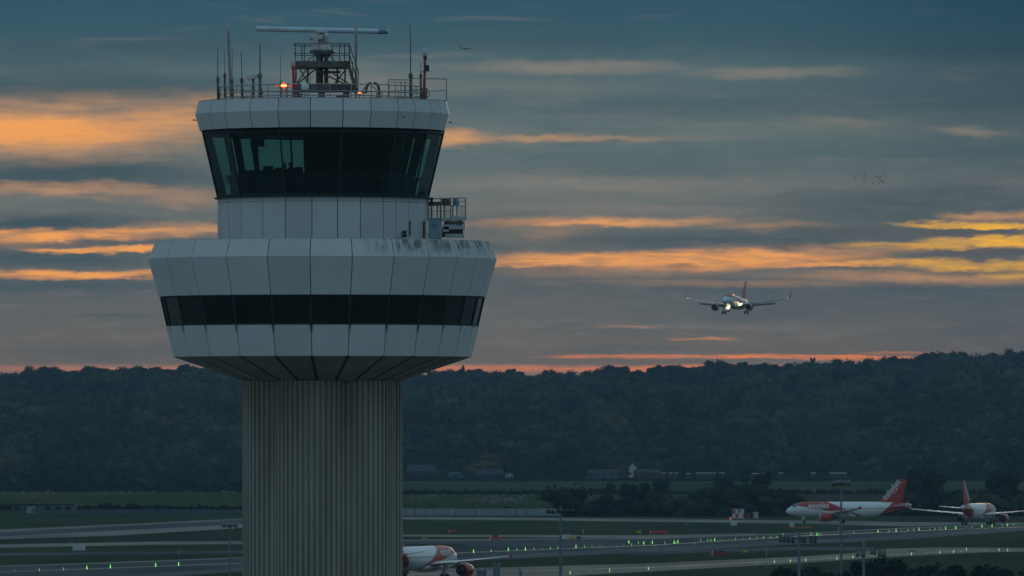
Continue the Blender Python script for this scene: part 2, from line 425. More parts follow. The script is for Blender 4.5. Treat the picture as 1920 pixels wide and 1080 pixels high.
part_row('roof_cladding', [clad, gapm], A_cap, 6.13, zCapK, 5.98, zCapT, clad)
part_row('roof_cladding', [clad, gapm], A_cap, 5.90, zCapB, 6.13, zCapK, clad)
mb = MB(); mb.add([P(a, 5.99, zCapT - .04) for a in A_cap], [tuple(range(len(A_cap)))], 0)
mb.loft([[P(a, 5.985, zCapT + .0) for a in A_cap], [P(a, 5.985, zCapT + .035) for a in A_cap], [P(a, 5.80, zCapT + .035) for a in A_cap], [P(a, 5.80, zCapT - .03) for a in A_cap]], 1, False, False)
mb.build('roof_deck', [roofm, steel], tower)
# cab: underside of cap, glazing, ledge
mb = MB(); mb.loft([[P(a, 5.89, zCapB + .012) for a in A_cap], [P(a, 5.62, zCapB - .01) for a in A_cap], [P(a, 5.6, zCapB + .3) for a in A_cap]], 0, False, False)
mb.build('cab_head_frame', [gapm], tower)
def lerp(a, b, t): return a + (b - a) * t
RG_T, RG_B = 5.84, 5.10
nC = len(A_cab)
for i in range(nC):
    a, b = A_cab[i], A_cab[(i + 1) % nC] + (2 * pi if i == nC - 1 else 0)
    g = .035
    t_ = lambda r_: g / r_
    w = MB()
    w.add([P(a + t_(RG_B), RG_B, zGB), P(b - t_(RG_B), RG_B, zGB), P(b - t_(RG_T), RG_T, zGT), P(a + t_(RG_T), RG_T, zGT)], [(0, 1, 2, 3)], 0)
    wo_ = w.build('cab_window', [cabglass], tower)
    f = MB()
    zt = zof(332.5, 5.3); tt = (zt - zGB) / (zGT - zGB); rt = lerp(RG_B, RG_T, tt)
    f.tube([P(a, RG_B + .02, zGB), P(a, RG_T + .02, zGT)], .052, 6, 0, False)
    f.tube([P(a, rt + .01, zt), P(b, rt + .01, zt)], .020, 6, 0, False)
    f.tube([P(a, RG_B + .02, zGB + .03), P(b, RG_B + .02, zGB + .03)], .05, 6, 0, False)
    f.tube([P(a, RG_T - .02, zGT - .12), P(b, RG_T - .02, zGT - .12)], .06, 6, 0, False)
    f.build('window_frame', [frame_m], wo_)
mb = MB(); mb.loft([[P(a, 5.02, zGB - .09) for a in A_drum], [P(a, 5.20, zGB - .09) for a in A_drum], [P(a, 5.20, zGB - .01) for a in A_drum], [P(a, 5.02, zGB - .01) for a in A_drum]], 0, False, False)
mb.build('cab_ledge', [frame_m], tower)
# cab interior
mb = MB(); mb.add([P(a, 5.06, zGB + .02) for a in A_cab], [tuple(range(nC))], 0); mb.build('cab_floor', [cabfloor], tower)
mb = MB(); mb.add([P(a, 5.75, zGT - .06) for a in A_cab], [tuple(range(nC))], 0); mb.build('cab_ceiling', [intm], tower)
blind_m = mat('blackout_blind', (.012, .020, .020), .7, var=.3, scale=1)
# rear blinds, hung inside the far windows: leave open bays where the evening sky shows through
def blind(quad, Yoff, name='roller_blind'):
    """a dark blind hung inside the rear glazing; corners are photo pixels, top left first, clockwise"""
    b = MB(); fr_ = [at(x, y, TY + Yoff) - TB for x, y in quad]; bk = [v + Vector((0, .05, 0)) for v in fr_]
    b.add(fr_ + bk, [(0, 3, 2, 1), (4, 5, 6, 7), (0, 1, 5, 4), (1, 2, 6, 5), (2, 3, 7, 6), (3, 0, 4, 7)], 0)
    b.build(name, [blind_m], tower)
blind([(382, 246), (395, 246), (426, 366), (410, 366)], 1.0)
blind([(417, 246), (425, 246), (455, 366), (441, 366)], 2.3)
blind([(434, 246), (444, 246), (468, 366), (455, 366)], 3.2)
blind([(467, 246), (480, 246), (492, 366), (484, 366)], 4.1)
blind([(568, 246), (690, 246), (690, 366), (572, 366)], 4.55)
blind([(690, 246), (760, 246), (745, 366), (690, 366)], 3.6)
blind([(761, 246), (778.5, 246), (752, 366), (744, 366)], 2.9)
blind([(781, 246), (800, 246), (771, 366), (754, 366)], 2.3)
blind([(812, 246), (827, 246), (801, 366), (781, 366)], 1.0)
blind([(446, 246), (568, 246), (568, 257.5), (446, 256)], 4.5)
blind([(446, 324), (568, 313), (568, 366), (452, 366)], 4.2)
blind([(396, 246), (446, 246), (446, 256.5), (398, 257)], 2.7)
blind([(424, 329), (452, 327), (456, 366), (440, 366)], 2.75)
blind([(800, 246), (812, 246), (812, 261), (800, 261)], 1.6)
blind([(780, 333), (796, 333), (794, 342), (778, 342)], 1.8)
# consoles, screens, silhouetted controllers' chairs
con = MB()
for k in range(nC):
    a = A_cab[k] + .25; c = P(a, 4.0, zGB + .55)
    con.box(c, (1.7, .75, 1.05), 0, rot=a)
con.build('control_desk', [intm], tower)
def monitor(px, py, w, h, Yoff):
    p = at(px, py, TY + Yoff) - TB; m_ = MB()
    m_.box(p, (w, .06, h), 0); m_.box((p.x, p.y + .05, p.z - h / 2 - .1), (.08, .06, .3), 0); m_.box((p.x, p.y + .05, p.z - h / 2 - .22), (.3, .2, .03), 0)
    return m_
monitor(483, 266, .68, .46, 2.2).build('ceiling_monitor', [blackp], tower)
monitor(503, 318, .50, .34, 1.5).build('desk_monitor', [blackp], tower)
monitor(524, 320, .42, .30, 1.2).build('desk_monitor', [blackp], tower)
monitor(560, 318, .34, .26, 1.6).build('desk_monitor', [blackp], tower)
monitor(468, 325, .5, .3, 1.4).build('desk_monitor', [blackp], tower)
for (px, py, s_) in ((533, 312, 1.0), (545, 310, .95)):
    p = at(px, py, TY + 1.0) - TB; m_ = MB()
    m_.lathe(p, [(.02, .16 * s_), (.08, .14 * s_), (.10, .06), (.095, -.02), (.06, -.10), (.06, -.16), (.2, -.22), (.24, -.45), (.2, -.9), (.0, -.9)], 12, 0)
    hd = m_.build('person', [blackp], None, Vector((p.x, p.y, p.z - .9))); hd.location = TB + Vector((p.x, p.y, p.z - .9))
    tag(hd, 'left of two seated people silhouetted inside the glass cab' if px < 540 else 'right of two seated people silhouetted inside the glass cab', 'person', 'people in the cab')
# drum
part_row('drum_cladding', [clad, gapm], A_drum, 5.04, zDB, 5.04, zDT - .24, clad)
part_row('drum_cladding', [clad, gapm], A_drum, 5.04, zDT - .225, 5.06, zDT - .005, clad)
# pod roof and cladding
mb = MB(); mb.add([P(a, 8.0, zPT - .30) for a in A_pod], [tuple(range(len(A_pod)))], 0)
mb.loft([[P(a, 8.05, zPT) for a in A_pod], [P(a, 8.05, zPT + .03) for a in A_pod], [P(a, 7.85, zPT + .03) for a in A_pod], [P(a, 7.85, zPT - .29) for a in A_pod]], 1, False, False)
mb.build('pod_roof', [roofm, pale], tower)
mb, uvs = clad_row('x', A_pod, 8.38, 0.0, 8.06, zPT - zPK, clad_algae)
o = mb.build('pod_cladding', [clad_algae, gapm], tower, (0, 0, 0), uvs); o.location = (0, 0, zPK)
part_row('pod_cladding', [clad, gapm], A_pod, 7.86, zWT, 8.38, zPK - .012, clad)
part_row('pod_cladding', [clad_rust, gapm], A_pod, 7.17, zPB, 7.52, zWB, clad)
nP = len(A_pod)
for i in range(nP):
    a, b = A_pod[i], A_pod[(i + 1) % nP] + (2 * pi if i == nP - 1 else 0)
    w = MB(); g0 = .05 / 7.5; g1 = .05 / 7.8; rb, rt = 7.44, 7.76
    w.add([P(a + g0, rb, zWB + .02), P(b - g0, rb, zWB + .02), P(b - g1, rt, zWT - .02), P(a + g1, rt, zWT - .02)], [(0, 1, 2, 3)], 0)
    wo_ = w.build('band_window', [podglass], tower)
    f = MB(); f.tube([P(a, rb + .0, zWB + .01), P(a, rt + .0, zWT - .01)], .07, 5, 0, False)
    f.tube([P(a, rb + .02, zWB + .05), P(b, rb + .02, zWB + .05)], .035, 5, 0, False)
    f.tube([P(a, rt + .02, zWT - .05), P(b, rt + .02, zWT - .05)], .035, 5, 0, False)
    f.build('window_frame', [frame_m], wo_)
mb = MB(); mb.loft([[P(a, 7.35, zWB - .01) for a in A_pod], [P(a, 7.66, zWT + .01) for a in A_pod]], 0, False, False)
mb.build('band_lining', [gapm], tower)
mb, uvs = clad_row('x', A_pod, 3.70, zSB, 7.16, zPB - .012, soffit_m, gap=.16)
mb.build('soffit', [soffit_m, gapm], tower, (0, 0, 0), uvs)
# shaft: six lobes of ribbed concrete
def shaft_profile():
    a_, b_ = 1.92, 2.02; out = []
    half = pi / 6 + asin(a_ * .5 / b_)
    seg = []
    for k in range(6):
        phi = R(-42 + 31) + k * pi / 3
        c = Vector((a_ * sin(phi), -a_ * cos(phi), 0))
        arc = 2 * half * b_; nr = round(arc / .27); st = 2 * half / nr
        for j in range(nr):
            t0 = phi - half + j * st
            for (u, d) in ((.0, 0), (.34, 0), (.42, .10), (.90, .10)):
                t = t0 + u * st
                seg.append(c + Vector(((b_ - .10 + d) * sin(t), -(b_ - .10 + d) * cos(t), 0)))
    return seg
sp_ = shaft_profile()
mb = MB()
rings = []
for z in (0, zSB + .03):
    rings.append([Vector((v.x, v.y, z)) for v in sp_])
mb.loft(rings, 0, False, False)
mb.build('shaft', [concrete], tower)
# louvres, fittings on the drum and pod
for (px, y0, y1) in ((771, 415, 439), (796.5, 417, 440)):
    lv = MB()
    for k in range(7):
        y = lerp(y0, y1, k / 6.0)
        a = asin((px - 605) * TY / F / 5.08); q = P(a, 5.045, zof(y, 3.0)); lv.box(q, (.14, .06, .055), 0, rot=a)
    lv.build('louvre_vent', [gapm], tower)
a = asin((762 - 605) * TY / F / 5.2)
mb = MB(); mb.lathe(P(a, 5.15, zof(439, 3)), [(.02, -.16), (.10, -.15), (.11, .0), (.06, .03), (.10, .06), (.10, .16), (.02, .17)], 12, 0); mb.build('drum_bell', [blackp], tower)
for px, py, r_ in ((363, 225, 6.15), (846, 229, 6.15)):
    p = at(px, py, TY) - TB; mb = MB(); mb.tube([p, p + Vector((.12 if px < 600 else -.12, 0, -.02))], .03, 6); mb.box(p, (.10, .06, .05), 0); mb.build('side_bracket', [dsteel], tower)
p = at(757, 220, TY - 5.0) - TB; mb = MB(); mb.box(p, (.07, .1, .05), 0); mb.box(p + Vector((-.04, 0, .04)), (.03, .1, .12), 0); mb.build('fascia_bracket', [dsteel], tower)

# ------------------------------------------------------------------ things on the tower roof
def T(px, py, dy=0.0): return at(px, py, TY + dy)
ZR = zCapT
# roof railing
RB = TB + Vector((0, 0, ZR))
rail = empty('roof_railing', RB, 'grey steel guard railing running round the tower roof edge', 'railing')
r_rail = 5.02
arcs = [-1.55 + k * .205 for k in range(31)]
zt = zof(158, 4.5) - ZR; zm = zof(171, 4.5) - ZR; zl = zof(179, 4.5) - ZR
top = MB()
for z in (zt, zm, zl):
    pts = [P(a, r_rail, z) for a in [-1.55 + k * .1 for k in range(62)]]
    top.tube(pts, .028, 6)
top.build('rail', [steel], rail)
for a in arcs: MB().tube([P(a, r_rail, .0), P(a, r_rail, zt)], .028, 6).build('post', [steel], rail)
# tall frame rail at the right
fr = empty('access_barrier', T(783, 190, 0) , 'tall square tube barrier at the right end of the tower roof', 'railing')
mb = MB(); O = fr.location
def tl(mb, pts, r=.03, n=6): mb.tube([T(*p) - O for p in pts], r, n)
tl(mb, [(728, 188, -2), (728, 149.5, -2), (765, 149.5, 1)]); tl(mb, [(773, 186, -3), (773, 147, -3), (837, 148, -1)]); tl(mb, [(837, 191, -1), (837, 148, -1)])
tl(mb, [(773, 171, -3), (837, 170, -1)], .025); tl(mb, [(773, 187, -3), (837, 189, -1)], .03); tl(mb, [(728, 154, -2), (773, 155, -3)], .02); tl(mb, [(728, 173, -2), (773, 173, -3)], .02)
for x in (741, 752, 760): tl(mb, [(x, 186, -2), (x, 153, -2)], .024)
mb.build('barrier_frame', [steel], fr)

# surface radar on its steel platform
rad = empty('surface_radar', RB, 'long pale blue rotating radar bar on a dark steel platform', 'radar')
O = RB
ln_ = MB()
Lb, Rb = T(479.5, 54.0, -.6) - O, T(729, 59.5, .6) - O
dv = (Rb - Lb)
sec = []
for t in (0, .004, .012, .5, .988, .996, 1):
    c = Lb + dv * t; k = {0: .55, .004: .85, .012: 1, .5: 1.02, .988: 1, .996: .85, 1: .55}[t]
    ring = [c + Vector((0, cos(q) * .17 * k, sin(q) * .125 * k)) for q in [2 * pi * j / 14 for j in range(14)]]
    sec.append(ring)
ln_.loft(sec, 0, True, True)
ln_.build('radar_bar', [radarw], rad)
mb = MB(); c = Lb + dv * .93; mb.loft([[c + Vector((dx_, cos(q) * .176, sin(q) * .131)) for q in [2 * pi * j / 14 for j in range(14)]] for dx_ in (-.38, .38)], 0, True, False); mb.build('bar_label_plate', [mat('label_plate_grey', (.16, .21, .24), .5)], rad)
g = MB()
def tg(x, y, dy=0.0): return T(x, y, dy) - O
g.lathe(tg(603, 62), [(.34, .0), (.38, .10), (.20, .14)], 16); g.lathe(tg(603, 62), [(.15, -.05), (.16, .02)], 12)
g.lathe(tg(603, 74), [(.20, -.16), (.24, -.05), (.24, .10), (.16, .16), (.16, .3)], 14)
g.lathe(tg(583, 70, -.2), [(.02, -.06), (.12, -.06), (.14, .05), (.14, .35), (.11, .5)], 12, axis='X')
g.box(tg(592, 74, -.25), (.26, .3, .3), 0); g.lathe(tg(612, 70, -.3), [(.09, -.1), (.13, .0), (.13, .16), (.05, .22)], 10); g.box(tg(601, 69, -.3), (.22, .2, .22))
g.tube([tg(594, 66), tg(590, 79)], .04)
g.build('gearbox', [pale], rad)
g = MB(); g.lathe(tg(603, 94), [(.40, -.18), (.42, .12), (.36, .22), (.33, .40), (.40, .42)], 20); g.box(tg(592, 85, -.3), (.26, .4, .5)); g.build('turntable_housing', [pale], rad)
g = MB(); g.lathe(tg(605, 98), [(.52, -.08), (.60, -.03), (.60, .03), (.52, .06)], 20); g.box(tg(604, 97), (1.15, 1.0, .13)); g.lathe(tg(605, 103), [(.36, -.1), (.40, .05)], 16); g.build('turntable_plate', [dsteel], rad)
g = MB()
for x, dy_ in ((597, -.25), (612, -.2), (602, .4)): g.box((tg(x, 132, dy_)), (.22, .22, 1.75))
g.build('pedestal', [dsteel], rad)
# deck and its railing
dk = MB(); zc = tg(606, 124).z
dk.box((tg(606, 124).x, 0, zc), (2.55, 2.4, .17)); dk.box((tg(606, 121).x, -1.2, zc + .05), (2.62, .06, .30)); dk.box((tg(606, 121).x, 1.2, zc + .05), (2.62, .06, .30))
dk.box((tg(619, 136).x, -.4, tg(0, 136).z), (1.05, .5, .10))
dk.build('deck', [dsteel], rad)
xs0, xs1 = tg(553, 124).x, tg(656, 124).x
gr = MB(); zt_, zm_ = tg(0, 84).z, tg(0, 102).z; zb_ = zc
for yv in (-1.2, 1.2):
    gr.tube([(xs0, yv, zt_), (xs1, yv, zt_)], .026, 6); gr.tube([(xs0, yv, zm_), (xs1, yv, zm_)], .022, 6)
for xv in (xs0, xs1):
    gr.tube([(xv, -1.2, zt_), (xv, 1.2, zt_)], .026, 6); gr.tube([(xv, -1.2, zm_), (xv, 1.2, zm_)], .022, 6)
for px, yv in ((555, -1.2), (565, 1.2), (572, -1.2), (587, 1.2), (622, 1.2), (638, -1.2), (647, -1.2), (655, 1.2), (656, -1.2)):
    x_ = tg(px, 100).x; gr.tube([(x_, yv, zt_), (x_, yv, zb_)], .028, 6)
gr.build('deck_railing', [dsteel], rad)
zf = tg(0, 157).z
for px, yv in ((556, -1.1), (576, 1.1), (632, 1.1), (648, -1.1)):
    x_ = tg(px, 140).x; MB().box((x_, yv, (zc + zf) / 2), (.09, .09, zc - zf)).build('platform_leg', [dsteel], rad)
for a_, b_ in (((557, 156, -1.1), (575, 129, -1.1)), ((577, 156, -1.1), (562, 129, -1.1)), ((558, 157, 1.1), (590, 131, 1.1)), ((590, 131, -1.1), (648, 158, -1.1)), ((648, 131, 1.1), (628, 156, 1.1)), ((622, 136, -1.1), (655, 158, -1.1))):
    MB().tube([tg(*a_), tg(*b_)], .038, 6).build('brace', [dsteel], rad)
bs = MB(); xb0, xb1 = tg(549, 0).x, tg(664, 0).x; zb0 = tg(0, 165).z
for yv in (-1.1, 1.1): bs.box(((xb0 + xb1) / 2, yv, zb0), (xb1 - xb0, .22, .32))
bs.box((xb0 + .3, 0, zb0), (.3, 2.2, .28)); bs.box((xb1 - .3, 0, zb0), (.3, 2.2, .28))
for px in (556, 604, 650): bs.lathe((tg(px, 0).x, -1.1, 0.0), [(.16, 0), (.16, zb0 - .1)], 10)
bs.build('base_beam', [dsteel], rad)
stp = MB()
sa, sb = tg(654, 122, -1.6), tg(669, 176, -1.6)
for yv in (-1.95, -1.3):
    stp.tube([(sa.x, yv, sa.z), (sb.x, yv, sb.z)], .07, 4, smooth=False)
    h0, h1, h2 = tg(656, 86), tg(673, 136), tg(672, 172)
    stp.tube([(h0.x, yv, h0.z), (h1.x, yv, h1.z), (h2.x, yv, h2.z)], .026, 6)
    h0, h1 = tg(656, 103), tg(668, 145); stp.tube([(h0.x, yv, h0.z), (h1.x, yv, h1.z)], .022, 6)
    for t in (.1, .5, .9):
        q = sa.lerp(sb, t); stp.tube([(q.x, yv, q.z), (q.x, yv, q.z + .85)], .022, 6)
for k in range(9):
    q = sa.lerp(sb, k / 8.5); stp.box((q.x, -1.62, q.z), (.2, .62, .04))
stp.build('stair', [dsteel], rad)
for pts in ([(575, 130, -1), (577, 116, -1), (582, 108, -.8), (588, 106, -.6)], [(616, 106, -.6), (624, 108, -.8), (628, 116, -1), (630, 130, -1)], [(582, 130, -1), (580, 140, -1), (583, 147, -1), (580, 157, -1)]):
    MB().tube([tg(*p) for p in pts], .02, 6).build('cable', [blackp], rad)

# antennas: (px, top, base, r_tip, r_base, thick_from, dy, label)
ants = [
 (408.5, 89, 184, .018, .05, 144, -1.0, 'thin whip antenna at the far left end of the roof railing'),
 (421.5, 93, 184, .012, .045, 137, .8, 'faint thin whip antenna just left of the tallest left pole'),
 (435, 92, 184, .018, .05, 148, -1.5, 'whip antenna just right of the tallest left pole'),
 (453.5, 97, 184, .018, .05, 146, -1.0, 'whip antenna between the tallest left pole and the floodlight panel'),
 (487.5, 83, 184, .028, .065, 137, -1.8, 'stout whip antenna right of the tilted floodlight panel'),
 (526, 100, 184, .010, .02, 150, .5, 'hair thin whip antenna just left of the bright red beacon'),
 (770, 46, 186, .022, .07, 137, -2.0, 'tall slender black whip antenna behind the right barrier'),
 (789, 118, 187, .012, .05, 138, -1.5, 'short whip antenna just left of the red radome pole'),
]
for (px, y0, y1, r0, r1, yt, dy_, lab) in ants:
    b = T(px, y1, dy_); b.z = ZR
    lean = .25 * (random.random() - .5) * .3
    e_ = empty('whip_antenna', b, lab, 'antenna', 'whip antennas on the tower roof')
    zt_ = T(px, y0, dy_).z - ZR; zk = T(px, yt, dy_).z - ZR
    m_ = MB(); m_.tube([(0, 0, zk - .1), (lean * .2, 0, (zk + zt_) / 2), (lean, 0, zt_)], [r0 * 1.5, r0 * 1.2, r0], 6); m_.build('whip', [dsteel], e_)
    m_ = MB(); m_.tube([(0, 0, 0), (0, 0, zk)], r1, 8); m_.lathe((0, 0, zk - .25), [(r1 * 1.5, 0), (r1 * 1.5, .18)], 8); m_.box((r1 * 1.4, 0, .35), (.05, .05, .5)); m_.build('mount', [dsteel], e_)
def pole(px0, px1, y0, y1, r0, r1, dy_, lab, m=steel):
    b = T(px1, y1, dy_); b.z = ZR; t = T(px0, y0, dy_) - b
    e_ = empty('antenna_pole', b, lab, 'antenna')
    m_ = MB(); m_.tube([(0, 0, 0), tuple(t * .65), tuple(t * .66), tuple(t)], [r1, r1 * .85, r0 * 1.3, r0 * 1.15], 8); m_.build('mast', [m], e_)
    m_ = MB(); m_.lathe(tuple(t * .66), [(r1 * 1.2, -.12), (r1 * 1.2, .12)], 8); m_.lathe(tuple(t), [(r0 * 1.5, -.45), (r0 * 1.5, 0), (.01, .03)], 8); m_.build('clamp', [m], e_)
pole(427.5, 433, 46, 184, .05, .065, -1.2, 'tallest left pole antenna, pale and leaning slightly')
pole(668, 667, 46, 184, .05, .06, -1.9, 'tall pale pole antenna beside the radar stair')
# radome poles
def radome(px, y0, yb, ytop, dy_, lab, base_px=None, box=False):
    b = T(base_px or px, yb, dy_); b.z = ZR; q = T(px, ytop, dy_) - b
    e_ = empty('radome_antenna', b, lab, 'antenna')
    m_ = MB(); m_.tube([(0, 0, 0), tuple(q)], [.075, .055], 8); m_.build('pole', [redp], e_)
    z0 = q.z; z1 = (T(px, y0, dy_) - b).z
    m_ = MB(); m_.lathe((q.x, q.y, 0), [(.03, z0 - .05), (.11, z0), (.125, lerp(z0, z1, .3)), (.125, lerp(z0, z1, .8)), (.08, z1 - .02), (.01, z1)], 12); m_.build('radome', [pale], e_)
    m_ = MB(); m_.lathe((q.x, q.y, 0), [(.09, z0 - .16), (.09, z0 - .02)], 10)
    if box:
        m_.box((q.x + .09, q.y, (T(px, 128, dy_) - b).z), (.22, .2, .30)); m_.tube([(q.x - .02, q.y, (T(px, 133, dy_) - b).z), (q.x - .2, q.y, (T(px, 136, dy_) - b).z), (q.x - .22, q.y, (T(px, 145, dy_) - b).z)], .02, 6)
    m_.build('collar', [blackp if box else redp], e_)
radome(797, 90.5, 189, 105, -1.8, 'pale capped radome on the tall red pole at the right', 795, True)
radome(549.5, 108.5, 184, 124, -1.2, 'short pale capped radome on a red pole left of the radar', 552)
# floodlight/solar panel on post
b = T(475, 184, -1.5); b.z = ZR
e_ = empty('panel_post', b, 'tilted flat pale panel on a short post among the left antennas', 'sensor')
m_ = MB(); h = (T(475, 147, -1.5) - b).z; m_.tube([(0, 0, 0), (0, 0, h)], .06, 8); m_.build('post', [dsteel], e_)
m_ = MB(); m_.box((-.02, 0, h + .06), (.56, .4, .16), tilt=(-.22, 'Y')); m_.box((-.20, 0, h + .0), (.18, .3, .16), tilt=(.5, 'Y')); m_.build('panel', [pale], e_)
# disc antenna
b = T(572, 184, -5.0); b.z = ZR
e_ = empty('dish_antenna', b, 'small round white dish on the roof railing in front of the radar', 'antenna')
h = (T(572, 163, -5.0) - b).z
m_ = MB(); m_.lathe((0, -.1, h), [(.01, -.03), (.14, -.03), (.19, 0), (.19, .05), (.08, .12)], 20, axis='Y'); m_.build('dish', [white], e_)
m_ = MB(); m_.tube([(0, 0, 0), (0, 0, h)], .03, 6); m_.build('post', [steel], e_)
# red beacons
def beacon(px, py, dy_, s, lab, strength, glow):
    b = T(px, py, dy_); base = Vector((b.x, b.y, ZR))
    e_ = empty('obstruction_light', base, lab, 'warning light', 'red obstruction lights on the roof')
    hz = b.z - ZR
    em = mat('red_lamp_glow', (.8, .05, .02), .3, emit=(1.0, .07, .03), estr=strength * .20)
    ec = mat('lamp_core', (1, .6, .3), .3, emit=(1.0, .24, .05), estr=strength * .42)
    m_ = MB(); m_.lathe((0, 0, hz), [(.05, -.16 * s), (.13 * s, -.14 * s), (.17 * s, -.04), (.16 * s, .08 * s), (.08 * s, .15 * s), (.01, .17 * s)], 12); m_.build('lens', [em], e_)
    m_ = MB(); m_.lathe((0, 0, hz), [(.01, -.10 * s), (.20 * s, -.07 * s), (.20 * s, .04 * s), (.01, .07 * s)], 12); m_.build('bulb', [ec], e_)
    m_ = MB()
    for dx_ in ((-.12, .12) if s > .6 else (0,)): m_.tube([(dx_, 0, 0), (dx_, 0, hz - .2 * s)], .045 * s + .01, 6)
    m_.lathe((0, 0, hz - .24 * s), [(.2 * s, 0), (.2 * s, .07), (.1 * s, .1)], 10); m_.build('stand', [dsteel], e_)
    if s > .6:
        for dx_ in (-.33, .33):
            m_ = MB(); m_.lathe((dx_, 0, hz), [(.01, -.05), (.05, -.04), (.05, .04), (.01, .05)], 8); m_.build('side_lamp', [mat('red_side_lamp', (.6, .04, .03), .4, emit=(1, .05, .04), estr=.5)], e_)
        m_ = MB(); m_.tube([(-.33, 0, hz - .1), (.33, 0, hz - .1)], .02, 6); m_.build('cross_arm', [dsteel], e_)
    ld = bpy.data.lights.new('beacon_lamp', 'POINT'); ld.energy = glow; ld.color = (1, .16, .05); ld.shadow_soft_size = .15
    lo = bpy.data.objects.new('beacon_lamp', ld); COL.objects.link(lo); lo.parent = e_; lo.location = (0, -.35, hz)
beacon(532.5, 160, -3.2, .72, 'large bright red beacon glowing on the left half of the roof', 9.0, 18)
beacon(674, 174.5, -4.0, .42, 'small red beacon glowing low beside the radar stair', 5.0, 2)
# gooseneck pipes and handwheel
for (xa, xb, yt, lab, r_) in ((686, 711, 155, 'larger dark gooseneck pipe arching over the roof railing right of the radar', .07), (680, 706, 162, 'thin inner cable arch under the larger gooseneck pipe', .02)):
    b = T(xb, 184, -2.2); b.z = ZR
    m_ = MB(); pts = []
    for k in range(9):
        t = k / 8 * pi; x_ = lerp(xa, xb, (1 - cos(t)) / 2); y_ = lerp(175, yt, sin(t) ** .6)
        pts.append(T(x_, y_, -2.2) - b)
    pts.append(Vector((pts[-1].x, pts[-1].y, 0)))
    m_.tube(pts, r_, 8)
    o = m_.build('gooseneck_pipe', [dsteel], None); o.location = b; tag(o, lab, 'pipe', 'gooseneck pipes on the tower roof')
b = T(799, 189, -2.4); b.z = ZR
e_ = empty('hand_wheel', b, 'small spoked hand wheel beside the red radome pole', 'valve')
m_ = MB(); h = (T(799, 176, -2.4) - b).z
m_.tube([(cos(q) * .17, 0, h + sin(q) * .17) for q in [2 * pi * k / 14 for k in range(15)]], .018, 5)
m_.tube([(-.17, 0, h), (.17, 0, h)], .015, 5); m_.tube([(0, 0, 0), (0, 0, h + .17)], .02, 5); m_.build('wheel', [dsteel], e_)
# low clutter boxes behind the rail
for k, (px, py, w_, h_, lab) in enumerate(((558, 176, .5, .35, 'low dark junction box under the radar left corner'), (640, 178, .45, .25, 'low dark junction box under the radar right corner'), (700, 179, .35, .2, 'small dark box beneath the gooseneck pipe'), (500, 180, .3, .2, 'small grey box behind the railing left of the red beacon'))):
    b = T(px, 184, -1.0 + .3 * k); b.z = ZR
    m_ = MB(); m_.box((0, 0, h_ / 2), (w_, .4, h_)); m_.box((0, 0, h_ + .015), (w_ + .06, .46, .03)); m_.tube([(w_ / 2, 0, h_ * .5), (w_ / 2 + .12, 0, h_ * .5), (w_ / 2 + .14, 0, 0)], .02, 6)
    o = m_.build('junction_box', [dsteel], None); o.location = b; tag(o, lab, 'equipment box', 'boxes on the tower roof')

# ------------------------------------------------------------------ cabinet and lift on the pod roof
ZP = zPT - .30
def Tp(px, py, dy_=0.0): return T(px, py, dy_)
b = Tp(816, 448, -1.2); b.z = ZP
e_ = empty('steel_cabinet', b, 'blue grey steel cabinet standing beside the drum on the lower roof', 'cabinet')
zt_ = (Tp(816, 411, -1.2) - b).z
m_ = MB(); m_.box((-.0, 0, zt_ / 2), (.66, .6, zt_)); m_.box((0, 0, zt_ + .02), (.72, .68, .04)); m_.build('body', [bluebox], e_)
m_ = MB()
for r_ in range(2):
    for c_ in range(4): m_.box((-.13 + c_ * .075, -.305, zt_ - .27 - r_ * .09), (.05, .012, .05))
m_.box((0, -.305, .34), (.13, .012, .05)); m_.build('vent_slots', [gapm], e_)
m_ = MB(); m_.lathe((.17, -.33, .46), [(.035, 0), (.035, .05)], 8, axis='Y'); m_.box((-.31, -.31, .6), (.05, .03, .16)); m_.build('handle', [blackp], e_)
b = Tp(853, 448, .6); b.z = ZP
lift = empty('scissor_lift', b, 'small scissor lift with mesh guard basket parked on the lower roof', 'lift')
O = b
def q_(x, y, dy_=.6): return Tp(x, y, dy_) - O
def bar(mb, x0, y0, x1, y1, r=.03, dy_=.6): mb.tube([q_(x0, y0, dy_), q_(x1, y1, dy_)], r, 6)
m_ = MB(); c0 = q_(853, 442); m_.box((c0.x, 0, c0.z), (.95, 1.1, .16)); m_.box(q_(852, 428), (1.05, 1.0, .12)); m_.box(q_(857, 424), (.78, .9, .20)); m_.box(q_(836, 428), (.3, 1.0, .35)); m_.build('chassis', [pale], lift)
m_ = MB(); m_.box(q_(850, 434), (.95, .7, .5)); m_.box(q_(834, 436), (.25, .8, .45)); m_.box(q_(850, 421), (.9, .6, .3)); m_.build('drive_unit', [blackp], lift)
m_ = MB()
for (xa, xb, dy_) in ((836, 866, .15), (836, 866, 1.05)):
    bar(m_, xa, 421, xb, 415, .05, dy_); bar(m_, xa, 415, xb, 421, .05, dy_)
m_.box(q_(852, 418), (1.0, .8, .06)); m_.build('scissor_arms', [dsteel], lift)
for (x_, y_) in ((-.42, -.5), (.42, -.5), (-.42, .5), (.42, .5)):
    m_ = MB(); m_.lathe((x_, y_ - .06, .19), [(.05, 0), (.19, 0), (.19, .14), (.05, .14)], 14, axis='Y'); m_.build('wheel', [blackp], lift)
m_ = MB(); m_.box(q_(839, 411.5), (1.72, 1.0, .12)); m_.box(q_(859, 410), (.72, 1.06, .20)); m_.build('basket_floor', [pale], lift)
m_ = MB()
